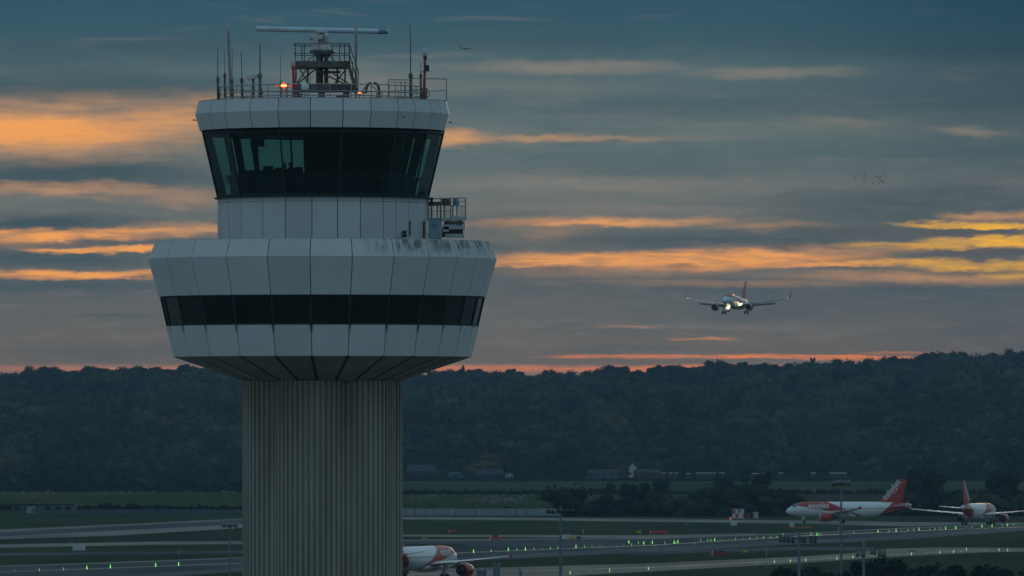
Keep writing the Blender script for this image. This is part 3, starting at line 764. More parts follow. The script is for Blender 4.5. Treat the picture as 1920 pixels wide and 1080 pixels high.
for dy_ in (.1, 1.1):
    for x_ in (803, 827, 845, 873): bar(m_, x_, 413, x_, 371, .035, dy_)
    bar(m_, 803, 373, 873, 371, .03, dy_); bar(m_, 845, 378, 873, 378, .025, dy_); bar(m_, 845, 386, 873, 386, .025, dy_); bar(m_, 803, 396, 845, 396, .02, dy_)
for x_ in (803, 873): m_.tube([q_(x_, 372, .1), q_(x_, 372, 1.1)], .03, 6)
m_.build('guard_rail', [steel], lift)
m_ = MB()
for k in range(12): bar(m_, 860, 386 + k * 2, 873, 386 + k * 2, .010, .12)
for k in range(12): bar(m_, 803, 386 + k * 2, 814, 386 + k * 2, .012, .12)
for k in range(7): bar(m_, 832 + k * 2, 386, 832 + k * 2, 410, .010, .12)
m_.build('mesh_infill', [mesh_m], lift)
m_ = MB(); m_.box(q_(824, 382), (1.1, .5, .18)); m_.box(q_(836, 376), (.38, .5, .16)); m_.build('control_box', [dsteel], lift)
m_ = MB(); m_.lathe(q_(855, 379), [(.12, -.15), (.15, -.1), (.15, .15), (.1, .2)], 12); m_.box(q_(855, 384), (.3, .3, .06)); m_.build('bucket', [bluebox], lift)
m_ = MB()
for x_ in (820, 826, 833, 849, 857): bar(m_, x_, 412, x_, 384, .05, .7)
m_.build('upright', [pale], lift)
b = Tp(809, 448, .0); b.z = ZP
e_ = empty('camera_post', b, 'dark surveillance camera on a post between the drum and the lift', 'camera')
h = (Tp(810, 373, 0) - b).z
m_ = MB(); m_.tube([(0, 0, 0), (0, 0, h)], .035, 6); m_.build('post', [dsteel], e_)
m_ = MB(); m_.box((.0, 0, h), (.16, .26, .14)); m_.lathe((0, 0, h - .16), [(.05, -.06), (.08, 0), (.06, .1)], 10); m_.build('camera_head', [blackp], e_)
b = Tp(750, 448, -5.6); b.z = ZP
m_ = MB(); m_.lathe((0, 0, 0), [(.22, 0), (.22, .34), (.16, .39), (.01, .40)], 14); m_.box((.3, 0, .17), (.3, .2, .34)); o = m_.build('roof_vent', [dsteel], None); o.location = b; tag(o, 'low dark roof vent in front of the drum, on the lower roof', 'vent')


# ================================================================== the airfield
def nmat(name, c0, c1, scale, stretch=(1, 1, 1), rough=.9, spec=.3, c2=None, detail=7, bump=0.0):
    m = bpy.data.materials.new(name); m.use_nodes = True; t = m.node_tree; b = t.nodes['Principled BSDF']; ln = t.links.new
    c = t.nodes.new('ShaderNodeTexCoord'); mp = t.nodes.new('ShaderNodeMapping'); mp.inputs['Scale'].default_value = stretch
    n = t.nodes.new('ShaderNodeTexNoise'); n.inputs['Scale'].default_value = scale; n.inputs['Detail'].default_value = detail; n.inputs['Roughness'].default_value = .6
    ln(c.outputs['Object'], mp.inputs[0]); ln(mp.outputs[0], n.inputs['Vector'])
    r = t.nodes.new('ShaderNodeValToRGB'); e = r.color_ramp.elements; e[0].position = .32; e[0].color = (*c0, 1); e[1].position = .68; e[1].color = (*c1, 1)
    if c2: q = e.new(.5); q.color = (*c2, 1)
    ln(n.outputs[0], r.inputs[0]); ln(r.outputs[0], b.inputs['Base Color'])
    b.inputs['Roughness'].default_value = rough; b.inputs['Specular IOR Level'].default_value = spec
    if bump:
        k = t.nodes.new('ShaderNodeBump'); k.inputs['Strength'].default_value = bump; k.inputs['Distance'].default_value = .3; ln(n.outputs[0], k.inputs['Height']); ln(k.outputs[0], b.inputs['Normal'])
    return m
grass_m = nmat('airfield_grass', (.026, .038, .022), (.056, .064, .036), .028, (1, .22, 1), 1.0, 0.0, bump=.2)
field_m = nmat('pasture', (.030, .044, .020), (.062, .070, .032), .02, (1, .2, 1), 1.0, 0.0)
brownf_m = nmat('stubble_field', (.044, .040, .028), (.060, .056, .036), .01, (.3, 1, 1), 1.0, 0.0)
asph_m = nmat('worn_asphalt', (.058, .064, .070), (.112, .112, .114), .035, (1, .3, 1), 1.0, 0.0)
conc_m = nmat('pale_concrete_paving', (.145, .138, .128), (.262, .242, .218), .035, (1, .3, 1), 1.0, 0.0)
tan_m = nmat('tan_paving', (.165, .150, .120), (.262, .235, .190), .035, (1, .3, 1), 1.0, 0.0)
line_m = nmat('faded_line_paint', (.10, .10, .09), (.20, .195, .17), .02, (1, 1, 1), .6, .4)
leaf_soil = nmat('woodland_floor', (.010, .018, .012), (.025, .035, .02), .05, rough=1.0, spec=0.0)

CREST = [(-900, 702), (0, 698), (50, 692), (130, 688), (170, 686), (230, 684), (300, 684), (360, 682), (600, 684), (870, 692), (950, 691), (1000, 694), (1080, 697), (1150, 692),
         (1200, 685), (1280, 681), (1350, 683), (1420, 678), (1500, 673), (1600, 668), (1700, 661), (1800, 655), (1900, 650), (2000, 646), (2900, 632)]
def crest_px(x):
    for (a, ya), (b, yb) in zip(CREST, CREST[1:]):
        if a <= x <= b: return ya + (yb - ya) * (x - a) / (b - a)
    return CREST[0][1] if x < 0 else CREST[-1][1]
YB, YC = 4330.0, 6000.0
TREE_H = 13.8
def zcrest(X): return HC + (YH - crest_px(960 + X / YC * F)) * YC / F - TREE_H + 1.5
def hill(X, Y):
    if Y <= YB: return 0.0
    if Y <= YC:
        t = (Y - YB) / (YC - YB); t = t * .9 + .1 * t * t
        z = zcrest(X * YC / Y) * t
        return z + 5.0 * mnoise.noise(Vector((X * .009, Y * .0035, 1.3))) * sin(pi * min(1, t))
    t = min(1, (Y - YC) / 1400.0)
    return zcrest(X * YC / Y) * (1 - .25 * t)
GX = 1500.0
xs = [-GX + 2 * GX * i / 200 for i in range(201)]
ys = [-50, 300, 1000, 2000, 3000, 4000, 4330] + [4330 + 30 * k for k in range(1, 101)]
mb = MB(); vs = []; fs = []
for j, Y in enumerate(ys):
    for X in xs: vs.append((X, Y, hill(X, Y)))
n_ = len(xs)
for j in range(len(ys) - 1):
    for i in range(n_ - 1): fs.append((j * n_ + i, j * n_ + i + 1, (j + 1) * n_ + i + 1, (j + 1) * n_ + i))
jb = ys.index(4330)
mb.add(vs, fs, 0)
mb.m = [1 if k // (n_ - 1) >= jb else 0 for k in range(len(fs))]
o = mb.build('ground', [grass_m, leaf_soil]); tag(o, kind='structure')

def sheet(name, top, bot, m, z):
    """pavement outline given as rows in the photograph, laid down on the ground"""
    mb = MB()
    X = sorted(set([p[0] for p in top] + [p[0] for p in bot]))
    def it(l, x):
        for (a, ya), (b, yb) in zip(l, l[1:]):
            if a <= x <= b: return ya + (yb - ya) * (x - a) / (b - a)
        return l[-1][1] if x > l[-1][0] else l[0][1]
    XX = []
    for a, b in zip(X, X[1:]):
        k = max(1, int((b - a) / 60)); XX += [a + (b - a) * i / k for i in range(k)]
    XX.append(X[-1])
    vt = [gnd(x, it(top, x)) for x in XX]; vb = [gnd(x, it(bot, x)) for x in XX]
    for v in vt + vb: v.z = z
    n = len(XX)
    mb.add(vt + vb, [(n + i, n + i + 1, i + 1, i) for i in range(n - 1)])
    o = mb.build(name, [m]); tag(o, kind='structure'); return o
sheet('pasture_field', [(740, 902.5), (1500, 903), (2100, 905)], [(740, 930), (1300, 931), (2100, 932)], field_m, .02)
sheet('pasture_field', [(-200, 922.5), (520, 922)], [(-200, 948), (520, 951)], field_m, .02)
sheet('sheep_field', [(700, 931), (1300, 932)], [(700, 953), (1300, 954)], field_m, .02)
sheet('stubble_field', [(1300, 926), (2100, 926)], [(1300, 936), (2100, 938)], brownf_m, .035)
sheet('perimeter_taxiway', [(-300, 1005), (0, 993), (200, 984), (455, 972), (757, 969.3), (1030, 971), (1500, 975.8), (1700, 979), (2200, 981)],
      [(-300, 1024), (0, 1011), (200, 1005), (455, 990), (600, 979), (757, 974.2), (1030, 976), (1500, 982), (1700, 987), (1800, 985), (2200, 983)], conc_m, .02)
sheet('perimeter_taxiway', [(-300, 1010), (0, 998), (455, 975), (600, 972)], [(-300, 1018), (0, 1006), (455, 983), (600, 975.5)], asph_m, .04)
sheet('service_road', [(-300, 1026), (0, 1021), (300, 1015.5), (520, 1014.5), (757, 1002.5), (1200, 1003.5), (1420, 1000)],
      [(-300, 1032), (0, 1027), (300, 1021.5), (520, 1020), (757, 1006.2), (1200, 1008.5), (1420, 1004)], conc_m, .02)
sheet('link_road', [(-300, 1041), (0, 1037), (455, 1032), (700, 1031)], [(-300, 1046), (0, 1043), (455, 1038), (700, 1036)], asph_m, .02)
mt_top = [(-300, 1076), (0, 1061), (200, 1055), (455, 1045), (757, 1012.5), (1230, 1008.5), (1500, 999.5), (1700, 989.5), (2200, 972)]
mt_bot = [(-300, 1125), (455, 1072), (757, 1060), (1000, 1046), (1230, 1035), (1500, 1021), (1700, 1011.5), (1920, 995.5), (2200, 980)]
sheet('main_taxiway', mt_top, mt_bot, asph_m, .04)
sheet('taxiway_shoulder', mt_top, [(x, y + 2.2) for x, y in mt_top], conc_m, .06)
should_m = nmat('taxiway_edge_asphalt', (.092, .092, .094), (.150, .146, .142), .035, (1, .3, 1), 1.0, 0.0)
sheet('taxiway_shoulder', [(x, y - 8) for x, y in mt_bot], mt_bot, should_m, .06)
sheet('taxiway_centre_line', [(0, 1073.2), (455, 1056), (757, 1041), (1230, 1022.2), (1500, 1005.2), (1700, 996.2), (1920, 988.0)],
      [(0, 1074.2), (455, 1057), (757, 1042), (1230, 1023), (1500, 1006), (1700, 996.9), (1920, 988.6)], line_m, .08)
sheet('link_road', [(1180, 1038), (1300, 1031), (1500, 1025), (1640, 1026)], [(1180, 1041), (1300, 1037), (1500, 1031.5), (1640, 1033)], asph_m, .02)
sheet('near_taxiway', [(700, 1067), (950, 1064), (1230, 1056), (1500, 1043.5), (1600, 1037), (1660, 1029), (1750, 1026.5), (2200, 1028)],
      [(700, 1092), (1050, 1081), (1230, 1071), (1500, 1056), (1600, 1049), (1700, 1043), (1850, 1035.5), (2200, 1031)], tan_m, .02)
sheet('taxiway_centre_line', [(700, 1080), (1230, 1063.4), (1500, 1050.5), (1650, 1040.5), (1850, 1031.5)], [(700, 1081.2), (1230, 1064.4), (1500, 1051.3), (1650, 1041.2), (1850, 1032.0)], line_m, .06)
sheet('grass_island', [(760, 1020.5), (872, 1021.5)], [(760, 1022.5), (872, 1024)], grass_m, .09)
sheet('grass_island', [(-100, 1029.5), (455, 1025)], [(-100, 1035), (455, 1031)], grass_m, .01)

mb = MB(); mb.add([(-420, 60, .03), (420, 60, .03), (420, 1080, .03), (-420, 1080, .03)], [(0, 1, 2, 3)]); apron_m = nmat('apron_concrete', (.17, .17, .16), (.23, .23, .215), .05)
o = mb.build('apron', [apron_m]); tag(o, kind='structure')
ORD = ['leftmost', 'second', 'third', 'fourth', 'fifth', 'sixth', 'seventh', 'eighth', 'ninth', 'tenth', 'eleventh', 'twelfth', 'thirteenth', 'fourteenth', 'fifteenth', 'sixteenth', 'seventeenth', 'eighteenth', 'nineteenth', 'twentieth',
       'twenty-first', 'twenty-second', 'twenty-third', 'twenty-fourth', 'twenty-fifth', 'twenty-sixth', 'twenty-seventh', 'twenty-eighth', 'twenty-ninth', 'thirtieth', 'thirty-first', 'thirty-second', 'thirty-third', 'thirty-fourth', 'thirty-fifth', 'thirty-sixth']
CNT = {}
def nth(key):
    CNT[key] = CNT.get(key, -1) + 1; k = CNT[key]
    return ORD[min(k, len(ORD) - 1)] + ('' if k == 0 else ' from the left')
# ------------------------------------------------------------------ foliage
leafA = nmat('foliage_dark', (.006, .014, .011), (.036, .054, .034), .045, rough=1.0, spec=0.0)
leafB = nmat('foliage_mid', (.012, .026, .018), (.066, .086, .046), .04, rough=1.0, spec=0.0)
leafC = nmat('foliage_autumn', (.060, .055, .020), (.120, .090, .028), .05, rough=1.0, spec=0.0)
bark_m = nmat('bark', (.03, .026, .02), (.06, .05, .04), 2.0)
def crown_arrays(seed, w, h, lobes, leaves, leaf, kind='round'):
    rng = np.random.default_rng(seed); vs = []; n = leaves
    cs = []
    for k in range(lobes):
        if kind == 'cone':
            t = k / lobes; cs.append((rng.normal(0, .05) * w, rng.normal(0, .05) * w, h * (.15 + .8 * t), w * .5 * (1 - t * .85), h * .12))
        else:
            a = rng.uniform(0, 2 * pi); q = sqrt(rng.uniform(0, 1)) * .34
            zz = rng.uniform(.28, .82) if k else .6
            rr = rng.uniform(.17, .30) * (1.25 - .5 * zz)
            cs.append((cos(a) * q * w, sin(a) * q * w, zz * h, rr * w, rr * w * .8))
    per = max(1, n // lobes); P_ = []
    for (cx, cy, cz, r, rz) in cs:
        d = rng.normal(size=(per, 3)); d /= np.linalg.norm(d, axis=1)[:, None]
        rad_ = rng.uniform(.72, 1.08, per)[:, None]
        P_.append(np.array([cx, cy, cz]) + d * rad_ * np.array([r, r, rz]))
    Pn = np.concatenate(P_); m = len(Pn)
    a = rng.normal(size=(m, 3)); a /= np.linalg.norm(a, axis=1)[:, None]
    b = np.cross(a, rng.normal(size=(m, 3))); b /= np.linalg.norm(b, axis=1)[:, None]
    s_ = leaf * rng.uniform(.5, 1.2, m)[:, None]
    V_ = np.stack([Pn + a * s_, Pn + b * s_ * .8, Pn - a * s_ * .9, Pn - b * s_], axis=1).reshape(-1, 3)
    Fq = np.arange(m * 4).reshape(-1, 4)
    # a lumpy inner mass so that the crown is dense in the middle
    return V_, Fq, cs
ICO_V = None
def ico():
    t = (1 + 5 ** .5) / 2
    v = np.array([(-1, t, 0), (1, t, 0), (-1, -t, 0), (1, -t, 0), (0, -1, t), (0, 1, t), (0, -1, -t), (0, 1, -t), (t, 0, -1), (t, 0, 1), (-t, 0, -1), (-t, 0, 1)], float)
    v /= np.linalg.norm(v[0])
    f = np.array([(0, 11, 5), (0, 5, 1), (0, 1, 7), (0, 7, 10), (0, 10, 11), (1, 5, 9), (5, 11, 4), (11, 10, 2), (10, 7, 6), (7, 1, 8), (3, 9, 4), (3, 4, 2), (3, 2, 6), (3, 6, 8), (3, 8, 9), (4, 9, 5), (2, 4, 11), (6, 2, 10), (8, 6, 7), (9, 8, 1)])
    return v, f
IV, IF = ico()
def np_mesh(name, V_, F4, F3, mats):
    me = bpy.data.meshes.new(name)
    nv = len(V_); n4, n3 = len(F4), len(F3)
    me.vertices.add(nv); me.vertices.foreach_set('co', V_.astype(np.float32).ravel())
    loops = np.concatenate([F4.ravel(), F3.ravel()]).astype(np.int32)
    me.loops.add(len(loops)); me.loops.foreach_set('vertex_index', loops)
    st = np.concatenate([np.arange(n4) * 4, n4 * 4 + np.arange(n3) * 3]).astype(np.int32)
    me.polygons.add(n4 + n3); me.polygons.foreach_set('loop_start', st)
    me.update(calc_edges=True)
    for q in mats: me.materials.append(q)
    return me
def crown_geo(seed, w, h, lobes, leaves, leaf, kind='round', core=.80):
    V_, F4, cs = crown_arrays(seed, w, h, lobes, leaves, leaf, kind)
    rng = np.random.default_rng(seed + 99); vs = [V_]; f3 = []; o = len(V_)
    for (cx, cy, cz, r, rz) in cs:
        q = IV * rng.uniform(.75, 1.1, (12, 1)) * np.array([r, r, rz]) * core + np.array([cx, cy, cz])
        vs.append(q); f3.append(IF + o); o += 12
    return np.concatenate(vs), F4, np.concatenate(f3)
def crown_mesh(name, *a, m=None, **k):
    V_, F4, F3 = crown_geo(*a, **k); return np_mesh(name, V_, F4, F3, [m or leafA])
def trunk_mb(h, r, seed, w):
    rr = random.Random(seed); m_ = MB()
    top = Vector((rr.uniform(-.3, .3), rr.uniform(-.3, .3), h * .62))
    m_.tube([(0, 0, -.3), (0, 0, h * .18), tuple(top * .6), tuple(top)], [r * 1.4, r, r * .7, r * .3], 7)
    for k in range(5):
        a = rr.uniform(0, 2 * pi); z = h * rr.uniform(.22, .5)
        m_.tube([(0, 0, z), (cos(a) * w * .16, sin(a) * w * .16, z + h * .13), (cos(a) * w * .30, sin(a) * w * .30, z + h * .30)], [r * .5, r * .3, r * .1], 5)
    return m_
# the wood on the hill: one mass, with lighter and darker trees in it
rng = np.random.default_rng(5)
var = [crown_geo(100 + k, w_, h_, 9, 300, .95) for k, (w_, h_) in enumerate(((20, 15), (17, 14), (24, 16), (14, 15), (19, 13)))]
Vs, F4s, F3s, M4, M3, off = [], [], [], [], [], 0
Y = YB + 22
rows = 0
while Y < YC + 70:
    halfw = 1010 * Y / F * 1.35 + 30
    X = -halfw + rng.uniform(0, 10)
    while X < halfw:
        yj = Y + rng.uniform(-14, 14); xj = X + rng.uniform(-3, 3)
        px = 960 + xj / yj * F
        if not (480 < px < 740):
            v, f4, f3 = var[int(rng.integers(len(var)))]
            far_ = (yj - YB) / (YC - YB); sc_ = rng.uniform(.62, 1.12) * (1.0 + .4 * (rng.random() < .08 and far_ < .8)) * (1 - .22 * max(0, far_ - .6) / .4); a = rng.uniform(0, 2 * pi); sz = sc_ * rng.uniform(.85, 1.15)
            ca, sa_ = cos(a) * sc_, sin(a) * sc_
            q = np.empty_like(v); q[:, 0] = v[:, 0] * ca - v[:, 1] * sa_ + xj; q[:, 1] = v[:, 0] * sa_ + v[:, 1] * ca + yj; q[:, 2] = v[:, 2] * sz + hill(xj, yj) - .5
            mi = int(rng.choice([0, 1, 2], p=[.55, .44, .01]))
            Vs.append(q); F4s.append(f4 + off); F3s.append(f3 + off); M4.append(np.full(len(f4), mi)); M3.append(np.full(len(f3), mi)); off += len(v)
        X += rng.uniform(11, 21) if Y < YC - 90 else rng.uniform(6, 10)
    Y += 25 + 16 * (Y - YB) / (YC - YB)
F4a, F3a = np.concatenate(F4s), np.concatenate(F3s)
me = np_mesh('woodland', np.concatenate(Vs), F4a, F3a, [leafA, leafB, leafC])
me.polygons.foreach_set('material_index', np.concatenate(M4 + M3).astype(np.int32))
o = bpy.data.objects.new('woodland', me); COL.objects.link(o); tag(o, 'dense dark wood covering the hillside beyond the airfield', 'wood', kind='stuff')
print('woodland trees', len(F4s), 'faces', len(F4a) + len(F3a))
del Vs, F4s, F3s, M4, M3

# trees one can tell apart along the skyline
protos = []
for k, (w_, h_, nl, kd) in enumerate(((13, 13, 9, 'round'), (10, 12, 7, 'round'), (16, 14, 11, 'round'), (8, 13, 6, 'round'), (12, 11, 8, 'round'), (11, 15, 9, 'round'))):
    protos.append((w_, h_, crown_mesh('crown', 300 + k, w_, h_, nl, 1500, .55, kd, core=.72), trunk_mb(h_, .35, k, w_)))
TR = []
for w_, h_, cm, tm in protos:
    t0 = tm.build('trunk', [bark_m]); TR.append(t0.data); bpy.data.objects.remove(t0)
def place_tree(px, Y, scale, k, label, group, cat='tree', sz=1.0, z=None, name='broadleaf_tree', crown_m=None):
    X = (px - 960) * Y / F
    e_ = empty(name, (X, Y, hill(X, Y) if z is None else z), label, cat, group, random.uniform(0, 6.28)); e_.scale = (scale * (1.25 if group == 'trees along the skyline' else 1), scale, scale * sz)
    w_, h_, cm, tm = protos[k]
    c = bpy.data.objects.new('crown', crown_m or cm); COL.objects.link(c); c.parent = e_
    t = bpy.data.objects.new('trunk', TR[k]); COL.objects.link(t); t.parent = e_
    return e_
x = -70.0
rs = random.Random(11)
while x < 1990:
    if not (380 < x < 835):
        seg = ('left of the tower' if x < 380 else 'between tower and landing aircraft' if x < 1280 else 'beneath the landing aircraft' if x < 1490 else 'right of the landing aircraft')
        lab = 'skyline tree, %s on the ridge %s' % (nth('sky' + seg), seg)
        sc_ = rs.choice([.88, .95, 1.0, 1.06, 1.14]) * (1.0 if x < 1480 else .86)
        place_tree(x, YC + rs.uniform(-50, 15), sc_, rs.randrange(6), lab, 'trees along the skyline', sz=rs.uniform(.88, 1.08))
    x += rs.uniform(12, 21)
cone = crown_mesh('crown', 501, 7, 15, 14, 900, .5, 'cone', core=.7)
place_tree(868, YC - 10, 1.0, 3, 'pointed narrow conifer on the skyline just right of the tower pod', None, sz=1.0, name='conifer_tree', crown_m=cone)
ced = crown_mesh('crown', 502, 17, 22, 12, 1800, .7, 'cone', core=.9)
place_tree(1262, 5080, 1.0, 2, 'broad dark cone shaped tree standing out in the wood left of the landing aircraft', None, name='dark_conifer', crown_m=ced)
aut = crown_mesh('crown', 503, 14, 13, 9, 1200, .6, m=leafC)
place_tree(1092, 4800, .9, 0, 'orange tinged autumn tree low in the wood right of the tower', None, name='autumn_tree', crown_m=aut)
place_tree(298, 4900, 1.1, 0, 'yellowish autumn tree in the wood left of the tower', None, name='autumn_tree', crown_m=aut)
place_tree(998, 4600, .7, 1, 'brownish autumn tree above the small white house', None, name='autumn_tree', crown_m=aut)

# hedges and bushes on the flat
def bush_row(name, px0, px1, py, h, label, cat='hedge', dep=8, seed=1, leaf=.5, step=2.6, irregular=.45, m=None):
    rr = np.random.default_rng(seed); base = gnd((px0 + px1) / 2, py); Y0 = base.y
    xa, xb = (px0 - 960) * Y0 / F, (px1 - 960) * Y0 / F
    Vl, F4l, F3l, off = [], [], [], 0; X = xa
    g_ = [crown_geo(seed * 7 + k, h * 1.9, h * 1.35, 6, 150, leaf) for k in range(4)]
    while X < xb:
        v, f4, f3 = g_[int(rr.integers(4))]; s_ = rr.uniform(1 - irregular, 1 + irregular * .35)
        q = v * np.array([s_, s_, s_]) + np.array([X - base.x, rr.uniform(-dep / 2, dep / 2), -.38 * h * s_])
        Vl.append(q); F4l.append(f4 + off); F3l.append(f3 + off); off += len(v); X += rr.uniform(.6, 1.3) * step
    me = np_mesh(name, np.concatenate(Vl), np.concatenate(F4l), np.concatenate(F3l), [m or leafA])
    o = bpy.data.objects.new(name, me); COL.objects.link(o); o.location = (base.x, Y0, 0); tag(o, label, cat); return o
bush_row('hedgerow', 740, 1120, 927, 1.7, 'low dark hedge between the sheep field and the upper pasture', seed=3, step=1.6)
bush_row('hedgerow', 1100, 1950, 927, 2.1, 'long ragged hedge crossing the fields behind the parked aircraft', seed=4, step=2)
bush_row('hedgerow', -120, 470, 956, 1.9, 'dark hedge behind the low grey fence left of the tower', seed=5, step=1.6)
bush_row('hedgerow', 740, 1160, 955.5, .8, 'thin scrub strip above the long pale fence right of the tower', seed=15, step=1.5, leaf=.3)
bush_row('hedgerow', 740, 1960, 902, 1.5, 'dark hedge at the foot of the wood right of the tower', seed=6, step=1.6)
bush_row('hedgerow', -120, 470, 922, 2.6, 'dark hedge at the foot of the wood left of the tower', seed=7, step=2)
bush_row('wood_edge', -160, 470, 917, 7.5, 'dark belt of trees at the foot of the hill left of the tower', 'tree belt', dep=60, seed=17, step=1.7, irregular=.5, leaf=.8)
bush_row('thicket', 1065, 1400, 968, 8.0, 'dark tangled thicket right of the long pale fence', 'thicket', dep=30, seed=8, step=2.2, irregular=.6)
bush_row('thicket', 1340, 1480, 968, 10.0, 'taller dark thicket behind the red and white hut', 'thicket', dep=30, seed=9, step=2.2)
bush_row('thicket', 1440, 1760, 967, 4.5, 'low dark thicket behind the side-on orange and white airliner', 'thicket', dep=20, seed=10, step=2.2)
bush_row('thicket', 1690, 1980, 967, 8.5, 'tall dark thicket behind the airliner seen from the rear', 'thicket', dep=30, seed=11, step=2.4)
for k, (px, py, sc_, kk, lab) in enumerate(((1355, 931, .62, 0, 'round dark tree alone in the pasture hedge above the red and white hut'), (1140, 930, .50, 4, 'low round tree in the hedge above the fence end'),
        (1240, 930, .50, 2, 'spreading tree in the hedge left of the lone round tree'), (1432, 945, .80, 5, 'tree standing just left of the side-on airliner nose'), (1190, 958, .7, 0, 'dark tree rising from the thicket near the fence end'), (1730, 953, .9, 2, 'broad dark tree between the two parked airliners'), (1880, 950, .95, 0, 'rounded dark tree right of the rear-view airliner fin'),
        (1905, 905, 1.25, 2, 'large dark tree at the right edge before the wood'), (1080, 950, .5, 4, 'small tree at the right end of the sheep field'))):
    g0 = gnd(px, py); place_tree(px, g0.y, sc_, kk, lab, None, z=0)
# near shrubs and trees along the bottom edge
for k, (px, pt, Y, kk, lab) in enumerate(((1450, 1058, 1250, 3, 'small dark tree at the bottom edge left of the short mast'), (1470, 1054, 1260, 1, 'small dark tree leaning on the left side of the short mast'), (1492, 1057, 1240, 0, 'dark tree directly behind the short mast at the bottom edge'),
        (1575, 1056, 1250, 1, 'thin dark tree at the foot of the tall mast'), (1600, 1062, 1230, 4, 'dark shrub right of the tall mast foot'), (1622, 1040, 1250, 5, 'tall dark tree behind the twin head mast'), (1650, 1044, 1255, 2, 'dark tree right of the twin head mast'),
        (1725, 1052, 1300, 4, 'wide dark shrub leftmost of the shrubs at the bottom right'), (1760, 1056, 1290, 2, 'wide dark shrub second from left at the bottom right'), (1800, 1052, 1300, 4, 'wide dark shrub in the middle of the bottom right shrubs'), (1845, 1058, 1290, 2, 'low wide shrub near the bottom right corner'), (1905, 1060, 1280, 0, 'dark shrub in the bottom right corner'))):
    w_, h_, _, _ = protos[kk]; zt = at(px, pt, Y).z; sc_ = .55
    place_tree(px, Y, sc_, kk, lab, 'dark trees along the bottom edge', z=zt - h_ * sc_)
    # they stand on the embankment built below
mb = MB()
zc_ = at(1600, 1095, 1250).z
pts = [(1380, -3, 1170), (1440, zc_ - 1, 1200), (1960, zc_ - 1, 1200), (2050, -3, 1170)]
X0, X1 = (1400 - 960) * 1250 / F, (2060 - 960) * 1250 / F
bank = []
for Yb, zz in ((1150, -1), (1190, zc_ * .75), (1230, zc_), (1320, zc_), (1380, -1)):
    bank.append([Vector((lerp(X0 - 12, X1 + 12, t), Yb, -1 if t in (0, 1) else zz)) for t in (0, .12, .3, .5, .7, .88, 1)])
mb.loft(bank, 0, True, False, closed=False); mb.f = [f[::-1] for f in mb.f]
o = mb.build('embankment', [grass_m]); tag(o, kind='structure')

# ------------------------------------------------------------------ far buildings and fences
def house(px, py, w, d, h, rh, wallm, roofm_, label, wins=2, gable='front', chim=True, Y=None, z=None):
    g0 = gnd(px, py) if Y is None else at(px, py, Y); zb = 0 if z is None else z
    e_ = empty('house', (g0.x, g0.y, zb), label, 'house')
    m_ = MB(); m_.box((0, 0, h / 2), (w, d, h))
    if gable == 'front': m_.add([(-w / 2, -d / 2, h), (w / 2, -d / 2, h), (0, -d / 2, h + rh), (-w / 2, d / 2, h), (w / 2, d / 2, h), (0, d / 2, h + rh)], [(0, 1, 2), (5, 4, 3)])
    m_.build('wall', [wallm], e_)
    m_ = MB(); ov = .3
    if gable == 'front':
        for s_ in (-1, 1):
            m_.add([(s_ * (w / 2 + ov), -d / 2 - ov, h - .15), (s_ * (w / 2 + ov), d / 2 + ov, h - .15), (0, d / 2 + ov, h + rh + .08), (0, -d / 2 - ov, h + rh + .08),
                    (s_ * (w / 2 + ov), -d / 2 - ov, h - .0), (s_ * (w / 2 + ov), d / 2 + ov, h), (0, d / 2 + ov, h + rh + .22), (0, -d / 2 - ov, h + rh + .22)],
                   [(0, 1, 2, 3), (4, 7, 6, 5), (0, 3, 7, 4), (1, 5, 6, 2), (0, 4, 5, 1)])
    else:
        m_.add([(-w / 2 - ov, -d / 2 - ov, h), (w / 2 + ov, -d / 2 - ov, h), (w / 2 + ov, d / 2 + ov, h), (-w / 2 - ov, d / 2 + ov, h), (-w / 2 + 1, 0, h + rh), (w / 2 - 1, 0, h + rh)],
               [(0, 1, 5, 4), (2, 3, 4, 5), (1, 2, 5), (3, 0, 4), (3, 2, 1, 0)])
    r_ = m_.build('roof', [roofm_], e_)
    if chim: m_ = MB(); m_.box((w * .3, .5, h + rh * .8), (.7, .7, 2.0)); m_.box((w * .3, .5, h + rh * .8 + 1.05), (.8, .8, .12)); m_.build('chimney', [roofm_], r_)
    for k in range(wins):
        m_ = MB(); m_.box((lerp(-w / 2, w / 2, (k + .5) / wins), -d / 2 - .02, h * .55), (min(1.2, w / wins * .5), .06, 1.1)); m_.build('window', [podglass], e_)
    return e_
wallw = nmat('white_render', (.42, .43, .42), (.52, .52, .50), .5)
brick_m = nmat('red_brick', (.07, .038, .032), (.10, .052, .042), .8)
roofd = nmat('slate_roof', (.022, .026, .032), (.038, .043, .050), .6)
roofb = nmat('tiled_roof', (.07, .05, .04), (.10, .07, .055), .6)
blues = nmat('blue_cladding', (.03, .075, .10), (.045, .10, .13), .3)
fencep = nmat('pale_blue_hoarding', (.20, .27, .30), (.28, .35, .38), .15, (1, 1, .2))
fenceg = nmat('grey_blue_hoarding', (.06, .085, .105), (.09, .12, .14), .15)
house(1186, 899, 4.6, 8, 5.3, 2.9, wallw, roofd, 'white gabled house end standing at the edge of the wood')
house(1169, 899.5, 5.5, 7, 5.6, 2.6, brick_m, roofb, 'red brick house just left of the white gabled house', wins=2)
house(1133, 899, 17, 6, 3.9, 1.2, fenceg, roofd, 'long low pale building left of the brick house', wins=5, gable='side', chim=False)
house(1214, 899.5, 14, 8, 3.6, 1.7, brick_m, roofd, 'long low slate roofed building right of the white house', wins=5, gable='side', chim=False)
house(955, 899, 3.4, 5, 2.6, .8, wallw, roofd, 'tiny white cottage near the wood, left of the long buildings', wins=2, gable='side', chim=False)
house(854, 899, 7.5, 6, 3.0, .5, blues, blues, 'low blue shed at the wood edge just right of the tower', wins=1, gable='side', chim=False)
